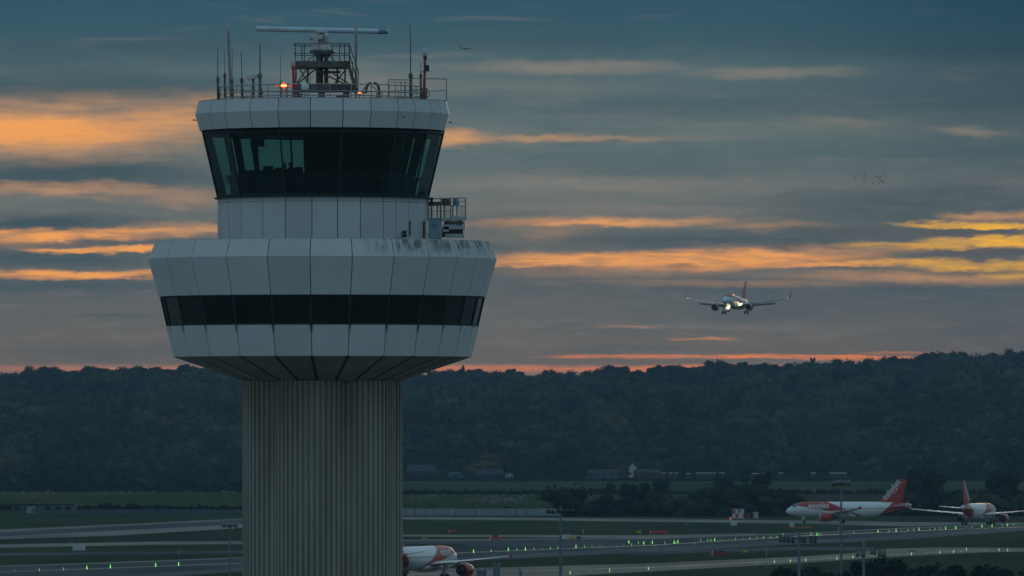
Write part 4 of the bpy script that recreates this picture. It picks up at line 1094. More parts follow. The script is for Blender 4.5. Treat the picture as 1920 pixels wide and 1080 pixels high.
house(790, 900, 15, 10, 4.2, 3.4, roofd, roofd, 'large dim barn roof beside the tower at the wood edge', wins=3, gable='side', chim=False)
house(918, 900, 14, 8, 2.8, 2.6, roofd, roofd, 'dim low barn left of the tiny white cottage', wins=3, gable='side', chim=False)
whiter = mat('white_roof_sheet', (.75, .82, .88), .4)
def trailer(px0, px1, py, h, label, m=wallw):
    g0 = gnd((px0 + px1) / 2, py); w = (px1 - px0) * g0.y / F; e_ = empty('parked_trailer', (g0.x, g0.y, 0), label, 'trailer', 'pale trailers along the wood edge')
    m_ = MB(); m_.box((0, 0, h * .62), (w, 2.4, h * .76)); m_.build('body', [blackp], e_); m_ = MB(); m_.box((0, 0, h - .08), (w + .1, 2.5, .26)); m_.build('roof', [whiter], e_)
    for s_ in (-.35, .35):
        m_ = MB(); m_.lathe((s_ * w, -1.25, .4), [(.02, 0), (.4, 0), (.4, .25), (.02, .25)], 10, axis='Y'); m_.build('wheel', [blackp], e_)
lbl = ['leftmost pale trailer, just right of the slate roofed building', 'second pale trailer along the wood edge', 'third pale trailer with the brightest side', 'short pale trailer in the middle of the row', 'long pale trailer right of the short one', 'small trailer following the long one',
       'low pale trailer above the lone round tree', 'lonely small trailer above the side-on airliner nose', 'pale trailer left of the tall mast head', 'pale trailer just right of the tall mast head']
for k, (a_, b_) in enumerate(((1239, 1248), (1254, 1262), (1264, 1272), (1287, 1296), (1305, 1343), (1348, 1358), (1410, 1432), (1460, 1468), (1520, 1530), (1556, 1588))):
    trailer(a_, b_, 899, 3.3 if k not in (3, 6) else 3.0, lbl[k])
# long pale hoarding made of bays
def hoarding(px0, px1, py, h, m, label, n, name='site_fence', post=None):
    a_, b_ = gnd(px0, py), gnd(px1, py); b_.y = a_.y; b_.x = (px1 - 960) * a_.y / F
    e_ = empty(name, ((a_.x + b_.x) / 2, a_.y, 0), label, 'fence'); w = (b_.x - a_.x) / n
    m_ = MB()
    for k in range(n): m_.box((-(b_.x - a_.x) / 2 + w * (k + .5), .01 * (k % 3), h / 2), (w - .12, .12, h * (1 + .02 * ((k * 7) % 3))))
    m_.build('panel', [m], e_)
    for k in range(n + 1): q = MB(); q.box((-(b_.x - a_.x) / 2 + w * k, -.12, h * .52), (.12, .12, h * 1.04)); q.build('post', [post or dsteel], e_)
hoarding(740, 1157, 966.5, 2.05, fencep, 'long pale blue panel fence across the airfield right of the tower', 22)
hoarding(138, 520, 962.5, 1.15, fenceg, 'low grey blue panel fence across the airfield left of the tower', 18)
# red/white marker poles in front of the fence
for k in range(19):
    px = 764 + k * 12.8 + (k * 37 % 5) - 2; g0 = gnd(px, 968.0)
    e_ = empty('marker_pole', (g0.x, g0.y, 0), 'thin red marker pole, %s in front of the long pale fence' % nth('pole'), 'pole', 'red marker poles along the pale fence')
    m_ = MB(); m_.tube([(0, 0, 0), (0, 0, 2.6)], .09, 6); m_.build('pole', [redp], e_); m_ = MB(); m_.box((0, 0, .05), (.4, .4, .1)); m_.build('foot', [dsteel], e_)
def hut(px, py, w, h, m1, m2, label, stripes=0, cat='hut', name='equipment_hut', vertical=False, mast=False, d=2.0):
    g0 = gnd(px, py); e_ = empty(name, (g0.x, g0.y, 0), label, cat)
    m_ = MB(); m_.box((0, 0, h / 2 + .05), (w, d, h - .1)); m_.box((0, 0, h + .03), (w + .15, d + .15, .1)); m_.box((0, 0, .03), (w + .2, d + .2, .08)); m_.build('body', [m1], e_)
    if stripes:
        m_ = MB()
        if vertical:
            for k in range(0, stripes):
                for j in range(2):
                    if (k + j) % 2: m_.box((lerp(-w / 2, w / 2, (k + .5) / stripes), -d / 2 - .01, h * (.28 + .46 * j)), (w / stripes, .04, h * .44))
        else:
            for k in range(stripes): m_.box((0, -d / 2 - .01, h * (k + .4) / stripes), (w, .04, h / stripes * .5))
        m_.build('painted_pattern', [m2], e_)
    m_ = MB(); m_.box((w * .25, -d / 2 - .03, h * .42), (min(.9, w * .3), .04, h * .7)); m_.build('door', [m2 if not stripes else m1], e_)
    if mast: m_ = MB(); m_.tube([(-w / 2 - .2, 0, 0), (-w / 2 - .2, 0, h * 2.3)], .06, 6); m_.build('aerial', [steel], e_)
whitep = mat('hut_white', (.50, .55, .58), .5, var=.15)
redc = mat('chequer_red', (.42, .05, .05), .5, var=.2)
orangem = mat('sign_orange', (.38, .13, .02), .5, var=.2)
yellowm = mat('sign_yellow', (.45, .36, .02), .5, var=.2)
dredm = mat('sign_dark_red', (.22, .02, .03), .5, var=.3)
hut(1384, 972, 3.3, 2.6, whitep, redc, 'red and white chequered equipment hut beside the perimeter road', 4, vertical=True)
hut(1417, 971.5, 1.4, 1.6, whitep, redc, 'small red and white striped hut right of the chequered hut', 4)
hut(1403, 971.5, 1.2, 1.2, dredm, redp, 'small dark red box between the chequered and striped huts')
hut(148, 1032, 2.5, 1.0, whitep, pale, 'low white equipment hut with an aerial on the grass at the left', mast=True)
hut(58, 962.5, 2.4, 1.9, fencep, fenceg, 'pale block among the dim buildings at the far left')
hut(71, 962.5, 1.8, 1.7, fenceg, dsteel, 'second dim pale block at the far left')
hut(1376, 985, 1.6, .8, whitep, pale, 'low white box on the grass below the chequered hut')
hut(1485, 987, 1.2, .9, whitep, pale, 'low white box on the grass under the side-on airliner nose')
hut(1060, 1010.5, 1.6, .9, whitep, pale, 'low white cabinet just right of the tall mast beside the taxiway')
# dim buildings far left
g0 = gnd(80, 962); e_ = empty('airfield_building', (g0.x, g0.y + 8, 0), 'long dim grey flat building at the far left behind the grass', 'building')
m_ = MB(); m_.box((0, 0, 1.3), (19, 6, 2.6)); m_.build('wall', [fenceg], e_); m_ = MB(); m_.box((0, 0, 2.7), (19.6, 6.6, .2)); m_.build('roof', [roofd], e_)
for k in range(6):
    m_ = MB(); m_.box((-8 + 3.1 * k, -3.02, 1.4), (1.6, .06, 1.0)); m_.build('window', [podglass], e_)
# taxiway guidance signs
signs = [(849.5, 999, 12, 6, redc, 1, 'red taxiway sign with a white edge right of the tower on the upper grass'), (797, 1012, 12, 4, yellowm, 0, 'low yellow taxiway sign above the half hidden airliner'), (930, 1013, 20, 6, redc, 1, 'long red taxiway sign left of the tall mast'), (929, 1008, 11, 5, dredm, 0, 'dark taxiway sign behind the long red one'),
         (1076, 1011.5, 8, 6, yellowm, 0, 'square yellow taxiway sign just right of the tall mast'), (1085, 1011.5, 8, 6, blackp, 0, 'dark taxiway sign beside the square yellow one'), (1098, 999.5, 7, 6, dredm, 1, 'small dark red taxiway sign above the yellow one'), (1198, 1000.5, 9, 6, yellowm, 0, 'yellow taxiway sign on the middle grass strip'),
         (1236, 1000.5, 32, 6, redc, 1, 'longest red taxiway sign with a white left edge'), (1348, 1041, 24, 9, dredm, 1, 'long dark red taxiway sign between the two taxiways'), (1398, 1037, 9, 6, yellowm, 0, 'small yellow taxiway sign between the two taxiways'), (1500, 991, 42, 4, orangem, 0, 'long low orange marker board under the side-on airliner'),
         (1578, 995, 11, 7, dredm, 1, 'dark red taxiway sign behind the tall right mast'), (1710, 1035.5, 12, 3.5, orangem, 0, 'faint tan marker board on the near taxiway')]
for (px, py, w_, h_, m1, edge, lab) in signs:
    g0 = gnd(px, py); s_ = g0.y / F; w = w_ * s_; h = h_ * s_
    e_ = empty('taxiway_sign', (g0.x, g0.y, 0), lab, 'sign', 'taxiway signs on the grass')
    m_ = MB(); m_.box((0, 0, .12 + (h - .12) / 2), (w, .25, h - .12)); m_.build('board', [m1], e_)
    m_ = MB()
    for k in (-.4, .4): m_.box((k * w, 0, .06), (.1, .12, .14))
    m_.build('feet', [dsteel], e_)
    if edge: m_ = MB(); m_.box((-w / 2 - .08, 0, h / 2), (.14, .3, h * 1.1)); m_.build('white_edge', [white], e_)
for (px, py, h_, lab) in ((1286, 986, 1.1, 'small white marker post on the grass left of the chequered hut'), (336, 1043, 1.4, 'small white marker post on the grass left of the tower'), (1437, 1062, 3.9, 'slim grey aerial pole left of the short mast')):
    g0 = gnd(px, py); m_ = MB(); m_.tube([(0, 0, 0), (0, 0, h_)], .10, 6); m_.box((0, 0, .05), (.3, .3, .1)); o = m_.build('marker_post', [steel], None, (0, 0, 0)); o.location = g0; tag(o, lab, 'post')
g0 = gnd(1369.5, 975.5); e_ = empty('stop_light', g0, 'tiny red light beside the red and white chequered hut', 'light')
m_ = MB(); m_.box((0, 0, .5), (.22, .2, .6)); m_.build('lamp', [mat('stop_red', (.8, .1, .1), emit=(1, .10, .06), estr=1.2)], e_); m_ = MB(); m_.tube([(0, 0, 0), (0, 0, .3)], .05, 6); m_.build('post', [dsteel], e_)

# sheep
sheep_m = mat('fleece', (.19, .19, .165), .9, var=.3, scale=2)
sv = MB(); sv.lathe((0, 0, .62), [(.02, -.52), (.22, -.46), (.30, -.2), (.31, .15), (.24, .45), (.02, .52)], 10, axis='X'); sv.lathe((.62, 0, .80), [(.02, -.16), (.12, -.08), (.10, .08), (.05, .2)], 8, axis='X')
sv.tube([(.40, 0, .72), (.58, 0, .82)], .12, 8)
for a_ in (-.3, .3):
    for b_ in (-.15, .15): sv.tube([(a_, b_, .5), (a_, b_, 0)], [.07, .04], 6)
s0 = sv.build('sheep', [sheep_m]); sme = s0.data; bpy.data.objects.remove(s0)
rs = random.Random(21); spots = []
while len(spots) < 74:
    px, py = rs.choice([(rs.uniform(762, 840), rs.uniform(930, 939)), (rs.uniform(865, 935), rs.uniform(930, 948)), (rs.uniform(905, 985), rs.uniform(932, 944)), (rs.uniform(970, 1064), rs.uniform(930, 937)), (rs.uniform(930, 990), rs.uniform(934, 947))]); spots.append((px, py))
for k in range(34): spots.append((rs.choice([rs.uniform(5, 120), rs.uniform(170, 320), rs.uniform(330, 450)]), 924.5 + rs.uniform(0, 3.2) + (rs.random() < .2) * 8))
for (px, py) in spots:
    o = bpy.data.objects.new('sheep', sme); COL.objects.link(o); g0 = gnd(px, py); o.location = g0; o.rotation_euler = (0, 0, rs.uniform(0, 6.28)); k = rs.uniform(.85, 1.2); o.scale = (k, k, k)
    tag(o, 'tiny pale sheep in the dark field just right of the tower' if px > 600 else 'tiny pale sheep along the field edge left of the tower', 'sheep', 'sheep right of the tower' if px > 600 else 'sheep left of the tower')

# ------------------------------------------------------------------ green taxiway lights
upper = [(28, 1073), (74, 1072), (119, 1071), (163, 1069), (207, 1067), (292, 1064), (335, 1062), (854, 1040), (888, 1038), (921, 1036), (953, 1034), (969, 1033.5), (985, 1033.5), (1001, 1032.5), (1016, 1032), (1032, 1031), (1046, 1030.5), (1080, 1029), (1096, 1028), (1110, 1026.5), (1125, 1026), (1132, 1028.5), (1170, 1025), (1179, 1020), (1184, 1024), (1197, 1021), (1207, 1022), (1223, 1021), (1247, 1020.5), (1264, 1020.5), (1267, 1021), (1271, 1019.5), (1302, 1022), (1314, 1016.5), (1327, 1016), (1333, 1015.5), (1340, 1015.5), (1354, 1014), (1367, 1013.5), (1379, 1013), (1394, 1012.5), (1406, 1012), (1419, 1011.5), (1432, 1010.5), (1445, 1009.5), (1457, 1009.5), (1468, 1004.5), (1520, 1006), (1522, 1004), (1532, 1005.5), (1536, 1005), (1539.5, 1004.5), (1555, 1004.5), (1601, 1001.5), (1625, 1000), (1646, 999.5), (1667, 998.5), (1680, 998), (1690, 997), (1702, 996.5), (1713, 996), (1723, 995.5), (1743, 994), (1753, 994), (1763, 993.5), (1773, 993.5), (1792, 992.5), (1812, 991), (1822, 991), (1827, 984.5), (1841, 990), (1860, 989.5), (1879, 988), (1889, 987.5), (1900, 987), (1903, 986), (1910, 986), (1914, 985.5)]
bright = {292, 335, 163, 888, 1080, 1207, 1264, 1271, 1340, 1532, 1646, 1680, 1723, 1792, 1860, 1841, 1179, 953, 985, 1223, 207, 1773, 1889}
dim = {28, 854, 1016, 1110, 1125, 1132, 1170, 1302, 1354, 1367, 1394, 1555, 1625, 1690, 1743, 1812, 1827, 1914, 1910, 1903}
lower = [(1069, 1078), (1106, 1075), (1143, 1074), (1216, 1070), (1419, 1058), (1452, 1057), (1482, 1055.5), (1511, 1053.5), (1541, 1051.5), (1569, 1050.5), (1599, 1048.5), (1682, 1043.5), (1709, 1042), (1736, 1041), (1762, 1039.5), (1788, 1038), (1802, 1037.5), (1812, 1033), (1815, 1037), (1849, 1034), (1873, 1034.5), (1889, 1035), (1893, 1035), (1901, 1035)]
def green(n, c, s): return mat(n, (.1, .5, .1), .4, emit=c, estr=s)
gB, gM, gD, gW = green('green_lamp_bright', (.28, 1.0, .16), 1.35), green('green_lamp', (.24, .9, .18), .70), green('green_lamp_dim', (.2, .6, .25), .40), green('pale_green_lamp', (.55, 1.0, .40), .95)
LM = {}
for key, mm, h_, w_ in (('B', gB, .85, .08), ('M', gM, .66, .062), ('D', gD, .50, .055), ('W', gW, .75, .055)):  # lens drawn tall and pointed: the lamp's light streak is put into its shape
    m_ = MB(); m_.lathe((0, 0, 0), [(w_, .08), (w_, h_ * .3), (w_ * .6, h_ * .65), (w_ * .2, h_)], 8, 0); a_ = m_.build('lens', [mm]); m_ = MB(); m_.lathe((0, 0, 0), [(w_ * 1.5, 0), (w_ * 1.2, .10), (.02, .11)], 8, 0); b_ = m_.build('base', [blackp])
    LM[key] = (a_.data, b_.data); bpy.data.objects.remove(a_); bpy.data.objects.remove(b_)
def tlight(px, py, key, lab, grp):
    e_ = empty('taxiway_light', gnd(px, py), lab, 'airfield light', grp)
    for nm, me_ in zip(('lens', 'base'), LM[key]):
        c = bpy.data.objects.new(nm, me_); COL.objects.link(c); c.parent = e_; c.location = (0, 0, .06)
for (px, py) in upper:
    key = 'B' if px in bright else 'D' if px in dim else 'M'
    seg = 'left of the tower' if px < 500 else 'between tower and left mast' if px < 1050 else 'between the two tall masts' if px < 1577 else 'right of tallest mast'
    tlight(px, py, key, '%s green light, %s, main taxiway %s' % ({'B': 'bright', 'M': 'small', 'D': 'faint'}[key], nth('up' + seg), seg), 'green lights on the main taxiway')
for (px, py) in lower:
    seg = 'between the two tall masts' if px < 1577 else 'right of tallest mast'
    tlight(px, py, 'D' if px in (1106, 1419, 1541, 1682, 1736, 1802, 1815, 1849, 1893, 1901) else 'W', 'pale green light, %s, near taxiway %s' % (nth('lo' + seg), seg), 'lights on the near taxiway')

# ------------------------------------------------------------------ floodlight masts
mast_m = mat('mast_blue_grey', (.11, .17, .21), .5, .2, var=.25, scale=1)
def mast(px, ytop, Y, wpx, heads, label, hy=None):
    X = (px - 960) * Y / F; s_ = Y / F; zt = at(px, ytop, Y).z; w = wpx * s_ / 2
    e_ = empty('floodlight_mast', (X, Y, 0), label, 'mast', 'floodlight masts over the airfield')
    m_ = MB(); m_.tube([(0, 0, 0), (0, 0, zt * .5), (0, 0, zt)], [w * 1.15, w, w * .8], 10); m_.build('pole', [mast_m], e_)
    for (dx0, dx1, y0, y1, m1, lit) in heads:
        zc2 = at(px, (y0 + y1) / 2, Y).z; hh = (y1 - y0) * s_; ww = (dx1 - dx0) * s_; cx_ = (dx0 + dx1) / 2 * s_
        m_ = MB(); n = max(2, int((dx1 - dx0) / 8))
        m_.box((cx_, 0, zc2 + hh * .1), (ww, .12, .12)); m_.box((cx_, 0, zc2 - hh * .2), (ww * .9, .5, .10))
        for k in range(n):
            xx = cx_ - ww / 2 + ww * (k + .5) / n
            m_.box((xx, -.25 + .2 * (k % 2), zc2 - .05 * (k % 2)), (ww / n * .78, .5, hh * .78), tilt=(-.5, 'X'))
            m_.box((xx, .3, zc2 + .1), (ww / n * .5, .4, hh * .6))
        m_.build('lamp_bank', [m1], e_)
        if lit:
            m_ = MB()
            for k in range(n + 2): xx = cx_ - ww / 2 + ww * (k + .5) / (n + 2); m_.box((xx, -.3, zc2 + hh * .62), (.12, .12, .14 + .1 * (k % 3)))
            m_.build('lamp_cap', [pale], e_)
    return e_
mast(1577, 898, 1250, 4.4, [(-18, 18, 902, 909, dsteel, True), (-19, -10, 903, 911, dsteel, False), (10, 15, 904, 911, dsteel, False)], 'tallest floodlight mast crossing the side-on airliner')
mast(1051, 950, 1180, 5.5, [(-27, -10, 956, 962, blackp, False), (-7, 7, 954, 961, blackp, False), (9, 27, 954, 961, blackp, False)], 'tall blue grey floodlight mast against the end of the pale fence')
mast(431, 980, 1300, 3.6, [(-15, 15, 982, 988, dsteel, True), (12, 16, 984, 992, dsteel, False)], 'slim floodlight mast just left of the tower shaft')
mast(1498, 997, 1000, 6.0, [(-38, -24, 1004, 1017, blackp, False), (-24, -7, 1005, 1018, blackp, False), (3, 14, 1005, 1018, blackp, False), (18, 34, 1004, 1018, blackp, False)], 'short floodlight mast with four dark lamp banks in front of the taxiway')
mast(1619, 1016, 900, 6.0, [(-16, 4, 1028, 1044, dsteel, False), (12, 24, 1026, 1040, dsteel, False), (26, 43, 1029, 1044, dsteel, False)], 'short floodlight mast with blue grey lamp banks nearest the bottom right')
for (px, yt, w_, lab) in ((903, 1068, 20, 'wide blue grey box standing on the bottom edge by the airliner engine'), (931, 1058, 14, 'taller narrow blue grey box on the bottom edge'), (975, 1066, 3, 'thin dark blue post on the bottom edge below the airliner wing tip')):
    Y = 1100; X = (px - 960) * Y / F; s_ = Y / F; zt = at(px, yt, Y).z
    m_ = MB(); w = w_ * s_
    if w_ < 5: m_.tube([(0, 0, 0), (0, 0, zt)], [.14, .09], 8); m_.box((.12, 0, zt - .8), (.2, .1, .9))
    else: m_.box((0, 0, zt / 2), (w * .9, .8, zt)); m_.box((0, 0, zt - .25), (w, .9, .25)); m_.box((0, 0, zt - 1.2), (w * .5, .95, 1.0)); m_.box((w * .35, 0, zt + .1), (.25, .3, .25)); m_.box((-w * .35, 0, zt + .1), (.25, .3, .25))
    o = m_.build('signal_mast' if w_ < 5 else 'duct_tower', [mast_m], None); o.location = (X, Y, 0); tag(o, lab, 'post' if w_ < 5 else 'equipment box')

# ================================================================== aircraft
def livery(name):
    """white body, orange red nose band and tail; x = distance from the nose / length, z = height in fuselage radii"""
    m = bpy.data.materials.new(name); m.use_nodes = True; t = m.node_tree; b = t.nodes['Principled BSDF']; ln = t.links.new
    def mth(op, *v):
        q = t.nodes.new('ShaderNodeMath'); q.operation = op
        for i, a in enumerate(v):
            if isinstance(a, (int, float)): q.inputs[i].default_value = a
            else: ln(a, q.inputs[i])
        return q.outputs[0]
    uvn = t.nodes.new('ShaderNodeTexCoord'); sp = t.nodes.new('ShaderNodeSeparateXYZ'); ln(uvn.outputs['UV'], sp.inputs[0])
    s, z = sp.outputs[0], sp.outputs[1]        # UV carries station and height
    z = mth('SUBTRACT', mth('MULTIPLY', z, 2.0), 1.0)
    # nose band: above the lower line, ahead of the upper line
    low = mth('GREATER_THAN', z, mth('SUBTRACT', .5, mth('MULTIPLY', mth('SUBTRACT', s, .085), 2.78)))
    up = mth('LESS_THAN', s, mth('SUBTRACT', .478, mth('MULTIPLY', z, .148)))
    nose = mth('GREATER_THAN', s, .082)
    tail = mth('GREATER_THAN', s, mth('ADD', .792, mth('MULTIPLY', z, .064)))
    cone = mth('LESS_THAN', s, .955)
    band = mth('MAXIMUM', mth('MULTIPLY', mth('MULTIPLY', low, up), nose), mth('MULTIPLY', tail, cone))
    # cabin windows
    w = mth('MULTIPLY', mth('LESS_THAN', mth('ABSOLUTE', mth('SUBTRACT', z, .12)), .075), mth('LESS_THAN', mth('ABSOLUTE', mth('SUBTRACT', mth('FRACT', mth('MULTIPLY', s, 64)), .5)), .22))
    w = mth('MULTIPLY', w, mth('MULTIPLY', mth('GREATER_THAN', s, .17), mth('LESS_THAN', s, .80)))
    def mix(f, a, c):
        q = t.nodes.new('ShaderNodeMix'); q.data_type = 'RGBA'; ln(f, q.inputs[0])
        for i, v in ((6, a), (7, c)):
            if isinstance(v, tuple): q.inputs[i].default_value = v
            else: ln(v, q.inputs[i])
        return q.outputs[2]
    c = mix(band, (.62, .66, .68, 1), (.34, .024, .012, 1)); c = mix(w, c, (.03, .045, .06, 1))
    ln(c, b.inputs['Base Color']); b.inputs['Roughness'].default_value = .40
    return m
liv = livery('airliner_livery')
orange_m = mat('airliner_orange', (.34, .024, .012), .35, var=.1)
wing_m = mat('wing_grey', (.56, .58, .58), .33, var=.12, scale=.6)
dark_m = mat('engine_dark', (.02, .022, .025), .5)
lip_m = mat('intake_lip', (.45, .46, .47), .25, .7)
letter_m = mat('lettering_white', (.60, .63, .64), .5)
tyre_m = mat('tyre', (.015, .016, .018), .8)
strut_m = mat('gear_strut', (.25, .27, .28), .5, .3)
cockpit_m = mat('cockpit_glass', (.012, .018, .024), .1)
def stations(Ln):
    f0 = [(0, .02, -.62), (.12, .28, -.62), (.45, .62, -.56), (1.0, .98, -.44), (1.8, 1.32, -.28), (2.6, 1.58, -.14), (3.6, 1.80, -.03), (4.8, 1.95, 0), (6.0, 2.03, 0)]
    k = Ln - 33.84
    f1 = [(21.5 + k, 2.03, 0), (24 + k, 1.90, .12), (26.5 + k, 1.62, .36), (29 + k, 1.22, .66), (31 + k, .86, .90), (32.6 + k, .52, 1.08), (33.5 + k, .30, 1.18), (33.84 + k, .14, 1.2)]
    mid = [(6 + (15.5 + k) * j / 6, 2.03, 0) for j in range(1, 6)]
    return f0 + mid + f1
CZ = 3.75     # fuselage axis above the ground
def body_at(st, s):
    for (a, ra, za), (b, rb, zb) in zip(st, st[1:]):
        if a <= s <= b: t = (s - a) / (b - a); return ra + (rb - ra) * t, za + (zb - za) * t
    return st[-1][1], st[-1][2]
def airfoil(c, th, n=9, cam=.018):
    up, lo = [], []
    for i in range(n):
        x = (1 - cos(pi * i / (n - 1))) / 2; y = 5 * th * (.2969 * sqrt(x) - .126 * x - .3516 * x * x + .2843 * x ** 3 - .1036 * x ** 4)
        up.append((x * c, y * c + cam * c * sin(pi * x))); lo.append((x * c, -y * c * .8 + cam * c * sin(pi * x)))
    return up + lo[::-1][1:-1]
def wing_rings(secs):
    """secs: (x_le, y, z, chord, thickness, upright) ; airfoil in the xz plane, x_le measured aft (local -X)"""
    out = []
    for (xl, y, z, c, th, upr) in secs:
        out.append([Vector((-(xl + a), y + (b * upr), z + b * (1 - abs(upr)))) for a, b in airfoil(c, th)])
    return out
def text_mesh(body, size, mtl):
    cu = bpy.data.curves.new('lettering', 'FONT'); cu.body = body; cu.size = size; cu.offset = size * .010; cu.resolution_u = 3; cu.space_character = .96
    o = bpy.data.objects.new('tmp', cu); COL.objects.link(o); bpy.context.view_layer.update()
    me = bpy.data.meshes.new_from_object(o.evaluated_get(bpy.context.evaluated_depsgraph_get()))
    bpy.data.objects.remove(o); me.name = 'lettering'; me.materials.clear(); me.materials.append(mtl)
    import bmesh
    bm = bmesh.new(); bm.from_mesh(me); bmesh.ops.triangulate(bm, faces=bm.faces[:])
    for _ in range(2):
        lo = [e for e in bm.edges if e.calc_length() > size * .12]
        bmesh.ops.subdivide_edges(bm, edges=lo, cuts=1); bmesh.ops.triangulate(bm, faces=bm.faces[:])
    bm.to_mesh(me); bm.free(); return me
def airliner(name, label, loc, head, Ln=33.84, sharklet=False, gear=True, pitch=0.0, bank=0.0, lights=False, flaps=0.0, group='orange and white airliners'):
    root = empty(name, loc, label, 'aircraft', group); root.rotation_euler = Euler((bank, -pitch, head), 'XYZ')
    st = stations(Ln); X0 = 13.3 + (Ln - 33.84) * .5     # root origin sits below the wing; nose at +X0
    def lx(s): return X0 - s
    mb = MB(); uvs = []; nS = 32; rings = []
    for (s, r_, zc_) in st:
        rings.append([Vector((lx(s), -r_ * sin(2 * pi * k / nS), CZ + zc_ + r_ * cos(2 * pi * k / nS))) for k in range(nS)])
    mb.loft(rings, 0, True, True)
    for f in mb.f:
        for vi in f:
            v = mb.v[vi]; uvs.append(((X0 - v[0]) / Ln, ((v[2] - CZ) / 2.03 + 1) / 2))
    fus = mb.build('fuselage', [liv], root, (0, 0, 0), uvs)
    # belly fairing
    mb = MB(); mb.loft([[Vector((lx(s), w_ * sin(a), CZ - 1.45 + h_ * cos(a))) for a in [2 * pi * k / 16 for k in range(16)]] for s, w_, h_ in ((X0 - 5, .2, .1), (X0 - 3.4, 1.6, .7), (X0 - 1, 2.1, .92), (X0 + 3, 2.1, .92), (X0 + 5.5, 1.4, .7), (X0 + 7, .2, .1))], 0, True, True)
    mb.build('belly_fairing', [wing_m], root)
    # cockpit glass wraps the nose, six panes
    for k in range(6):
        a0, a1 = (-1.10 + k * .37), (-1.10 + (k + 1) * .37 - .05); vs = []
        for (s0_, aa) in ((2.05 + abs(k - 2.5) * .20, a0), (2.05 + abs(k - 2.5) * .20, a1)):
            pass
        def pt(s_, a_):
            r_, z_ = body_at(st, s_); r_ += .075; return (lx(s_), -r_ * sin(a_), CZ + z_ + r_ * cos(a_))
        off = abs(k - 2.5) * .22; s_lo, s_hi = 1.45 + off, 2.35 + off
        q = MB(); q.add([pt(s_lo, a0 * 1.0), pt(s_lo, a1 * 1.0), pt((s_lo + s_hi) / 2, a1 * .92), pt(s_hi, a1 * .84), pt(s_hi, a0 * .84), pt((s_lo + s_hi) / 2, a0 * .92)], [(0, 1, 2, 5), (5, 2, 3, 4)])
        q.build('windscreen_pane', [cockpit_m], fus)
    for s_, sd_ in ((4.6, 1), (4.6, -1), (Ln - 6.0, 1), (Ln - 6.0, -1)):      # door outlines
        q = MB(); r_, z_ = body_at(st, s_); r_ += .02
        cor = [(s_ - .45, -.25), (s_ + .45, -.25), (s_ + .45, .68), (s_ - .45, .68)]
        pts = [Vector((lx(a), sd_ * sqrt(max(.01, r_ * r_ - (b * r_) ** 2)), CZ + z_ + b * r_)) for a, b in cor]; q.tube(pts + [pts[0]], .03, 4, smooth=False, cap=False)
        q.build('door_outline', [dark_m], fus)
    half = 17.05
    for sd_ in (1, -1):
        secs = [(-X0 + lx(0) - 0, 0, 0, 0, 0, 0)]
        xr = -3.5
        fx = 1.0 if lights else 0.0
        S = [(xr, 0, CZ - 1.05, 7.2, .13, 0), (xr + .95, 1.9, CZ - 1.0, 6.4, .13, 0), (xr + 3.15, 6.3, CZ - .60, 3.9, .115, 0), (xr + 5.9, 11.8, CZ - .08 + fx * .45, 2.75, .105, 0), (xr + 8.5, 16.9, CZ + .44 + fx, 1.65, .10, 0)]
        w = MB(); w.loft(wing_rings([(a, sd_ * y, z, c, th, u_) for a, y, z, c, th, u_ in S]), 0, True, True)
        wg = w.build('wing', [wing_m], root)
        if sharklet:
            S2 = [(xr + 8.5, 16.9, CZ + .44 + fx, 1.65, .12, 0), (xr + 8.95, 17.35, CZ + .62 + fx, 1.4, .15, -.5 * sd_), (xr + 9.4, 17.65, CZ + 1.1 + fx, 1.2, .18, -.9 * sd_), (xr + 10.3, 18.0, CZ + 2.9 + fx, .6, .18, -.95 * sd_)]
        else:
            S2 = [(xr + 9.1, 16.95, CZ + .1, .45, .06, -.95 * sd_), (xr + 8.75, 17.0, CZ + .44, 1.15, .06, -.95 * sd_), (xr + 9.5, 17.05, CZ + .98, .35, .06, -.95 * sd_)]
        w = MB(); w.loft(wing_rings([(a, sd_ * y, z, c, th, u_) for a, y, z, c, th, u_ in S2]), 0, True, True); w.build('winglet', [orange_m], wg)
        for (y, xo, L_) in ((6.5, xr + 6.3, 2.6), (9.6, xr + 6.9, 2.2), (13.0, xr + 7.9, 1.8)):       # flap track fairings
            q = MB(); zf_ = CZ - .72 + (y - 6.5) * .095; q.lathe((-xo - L_ * .2, sd_ * y, zf_ - (.25 if flaps else 0)), [(.02, -L_ / 2), (.17, -L_ * .2), (.2, L_ * .1), (.1, L_ * .4), (.02, L_ / 2)], 8, axis='X'); q.build('flap_fairing', [wing_m], wg)
        if flaps:
            for (ya, yb, xa, xb, za, zb, c) in ((2.1, 6.2, xr + 7.0, xr + 6.9, CZ - 1.05, CZ - .72, 1.3), (6.4, 12.8, xr + 7.0, xr + 8.8, CZ - .70, CZ - .05, .95)):
                w = MB(); rr_ = []
                for (y, x_, z) in ((ya, xa, za), (yb, xb, zb)):
                    rr_.append([Vector((-(x_ + a * cos(flaps) + b * sin(flaps)), sd_ * y, z + b * cos(flaps) - a * sin(flaps))) for a, b in airfoil(c, .11)])
                w.loft(rr_, 0, True, True); w.build('flap', [wing_m], wg)
        # engine
        ey, ez, ex = sd_ * 5.75, CZ - 2.05, -xr - 2.2 + 3.1
        q = MB(); q.lathe((ex, ey, ez), [(.94, .0), (1.06, -.12), (1.19, -.7), (1.22, -1.6), (1.10, -2.7), (.95, -3.4), (.9, -3.42), (.9, -2.6), (.90, -.5), (.94, .0)], 28, 0, 'X', True, False)
        eg = q.build('engine', [orange_m], root)
        q = MB(); q.lathe((ex, ey, ez), [(.92, -.10), (.95, .03), (1.02, .03), (1.09, -.10), (1.11, -.22)], 28, 0, 'X', True, False); q.build('intake_lip', [lip_m], eg)
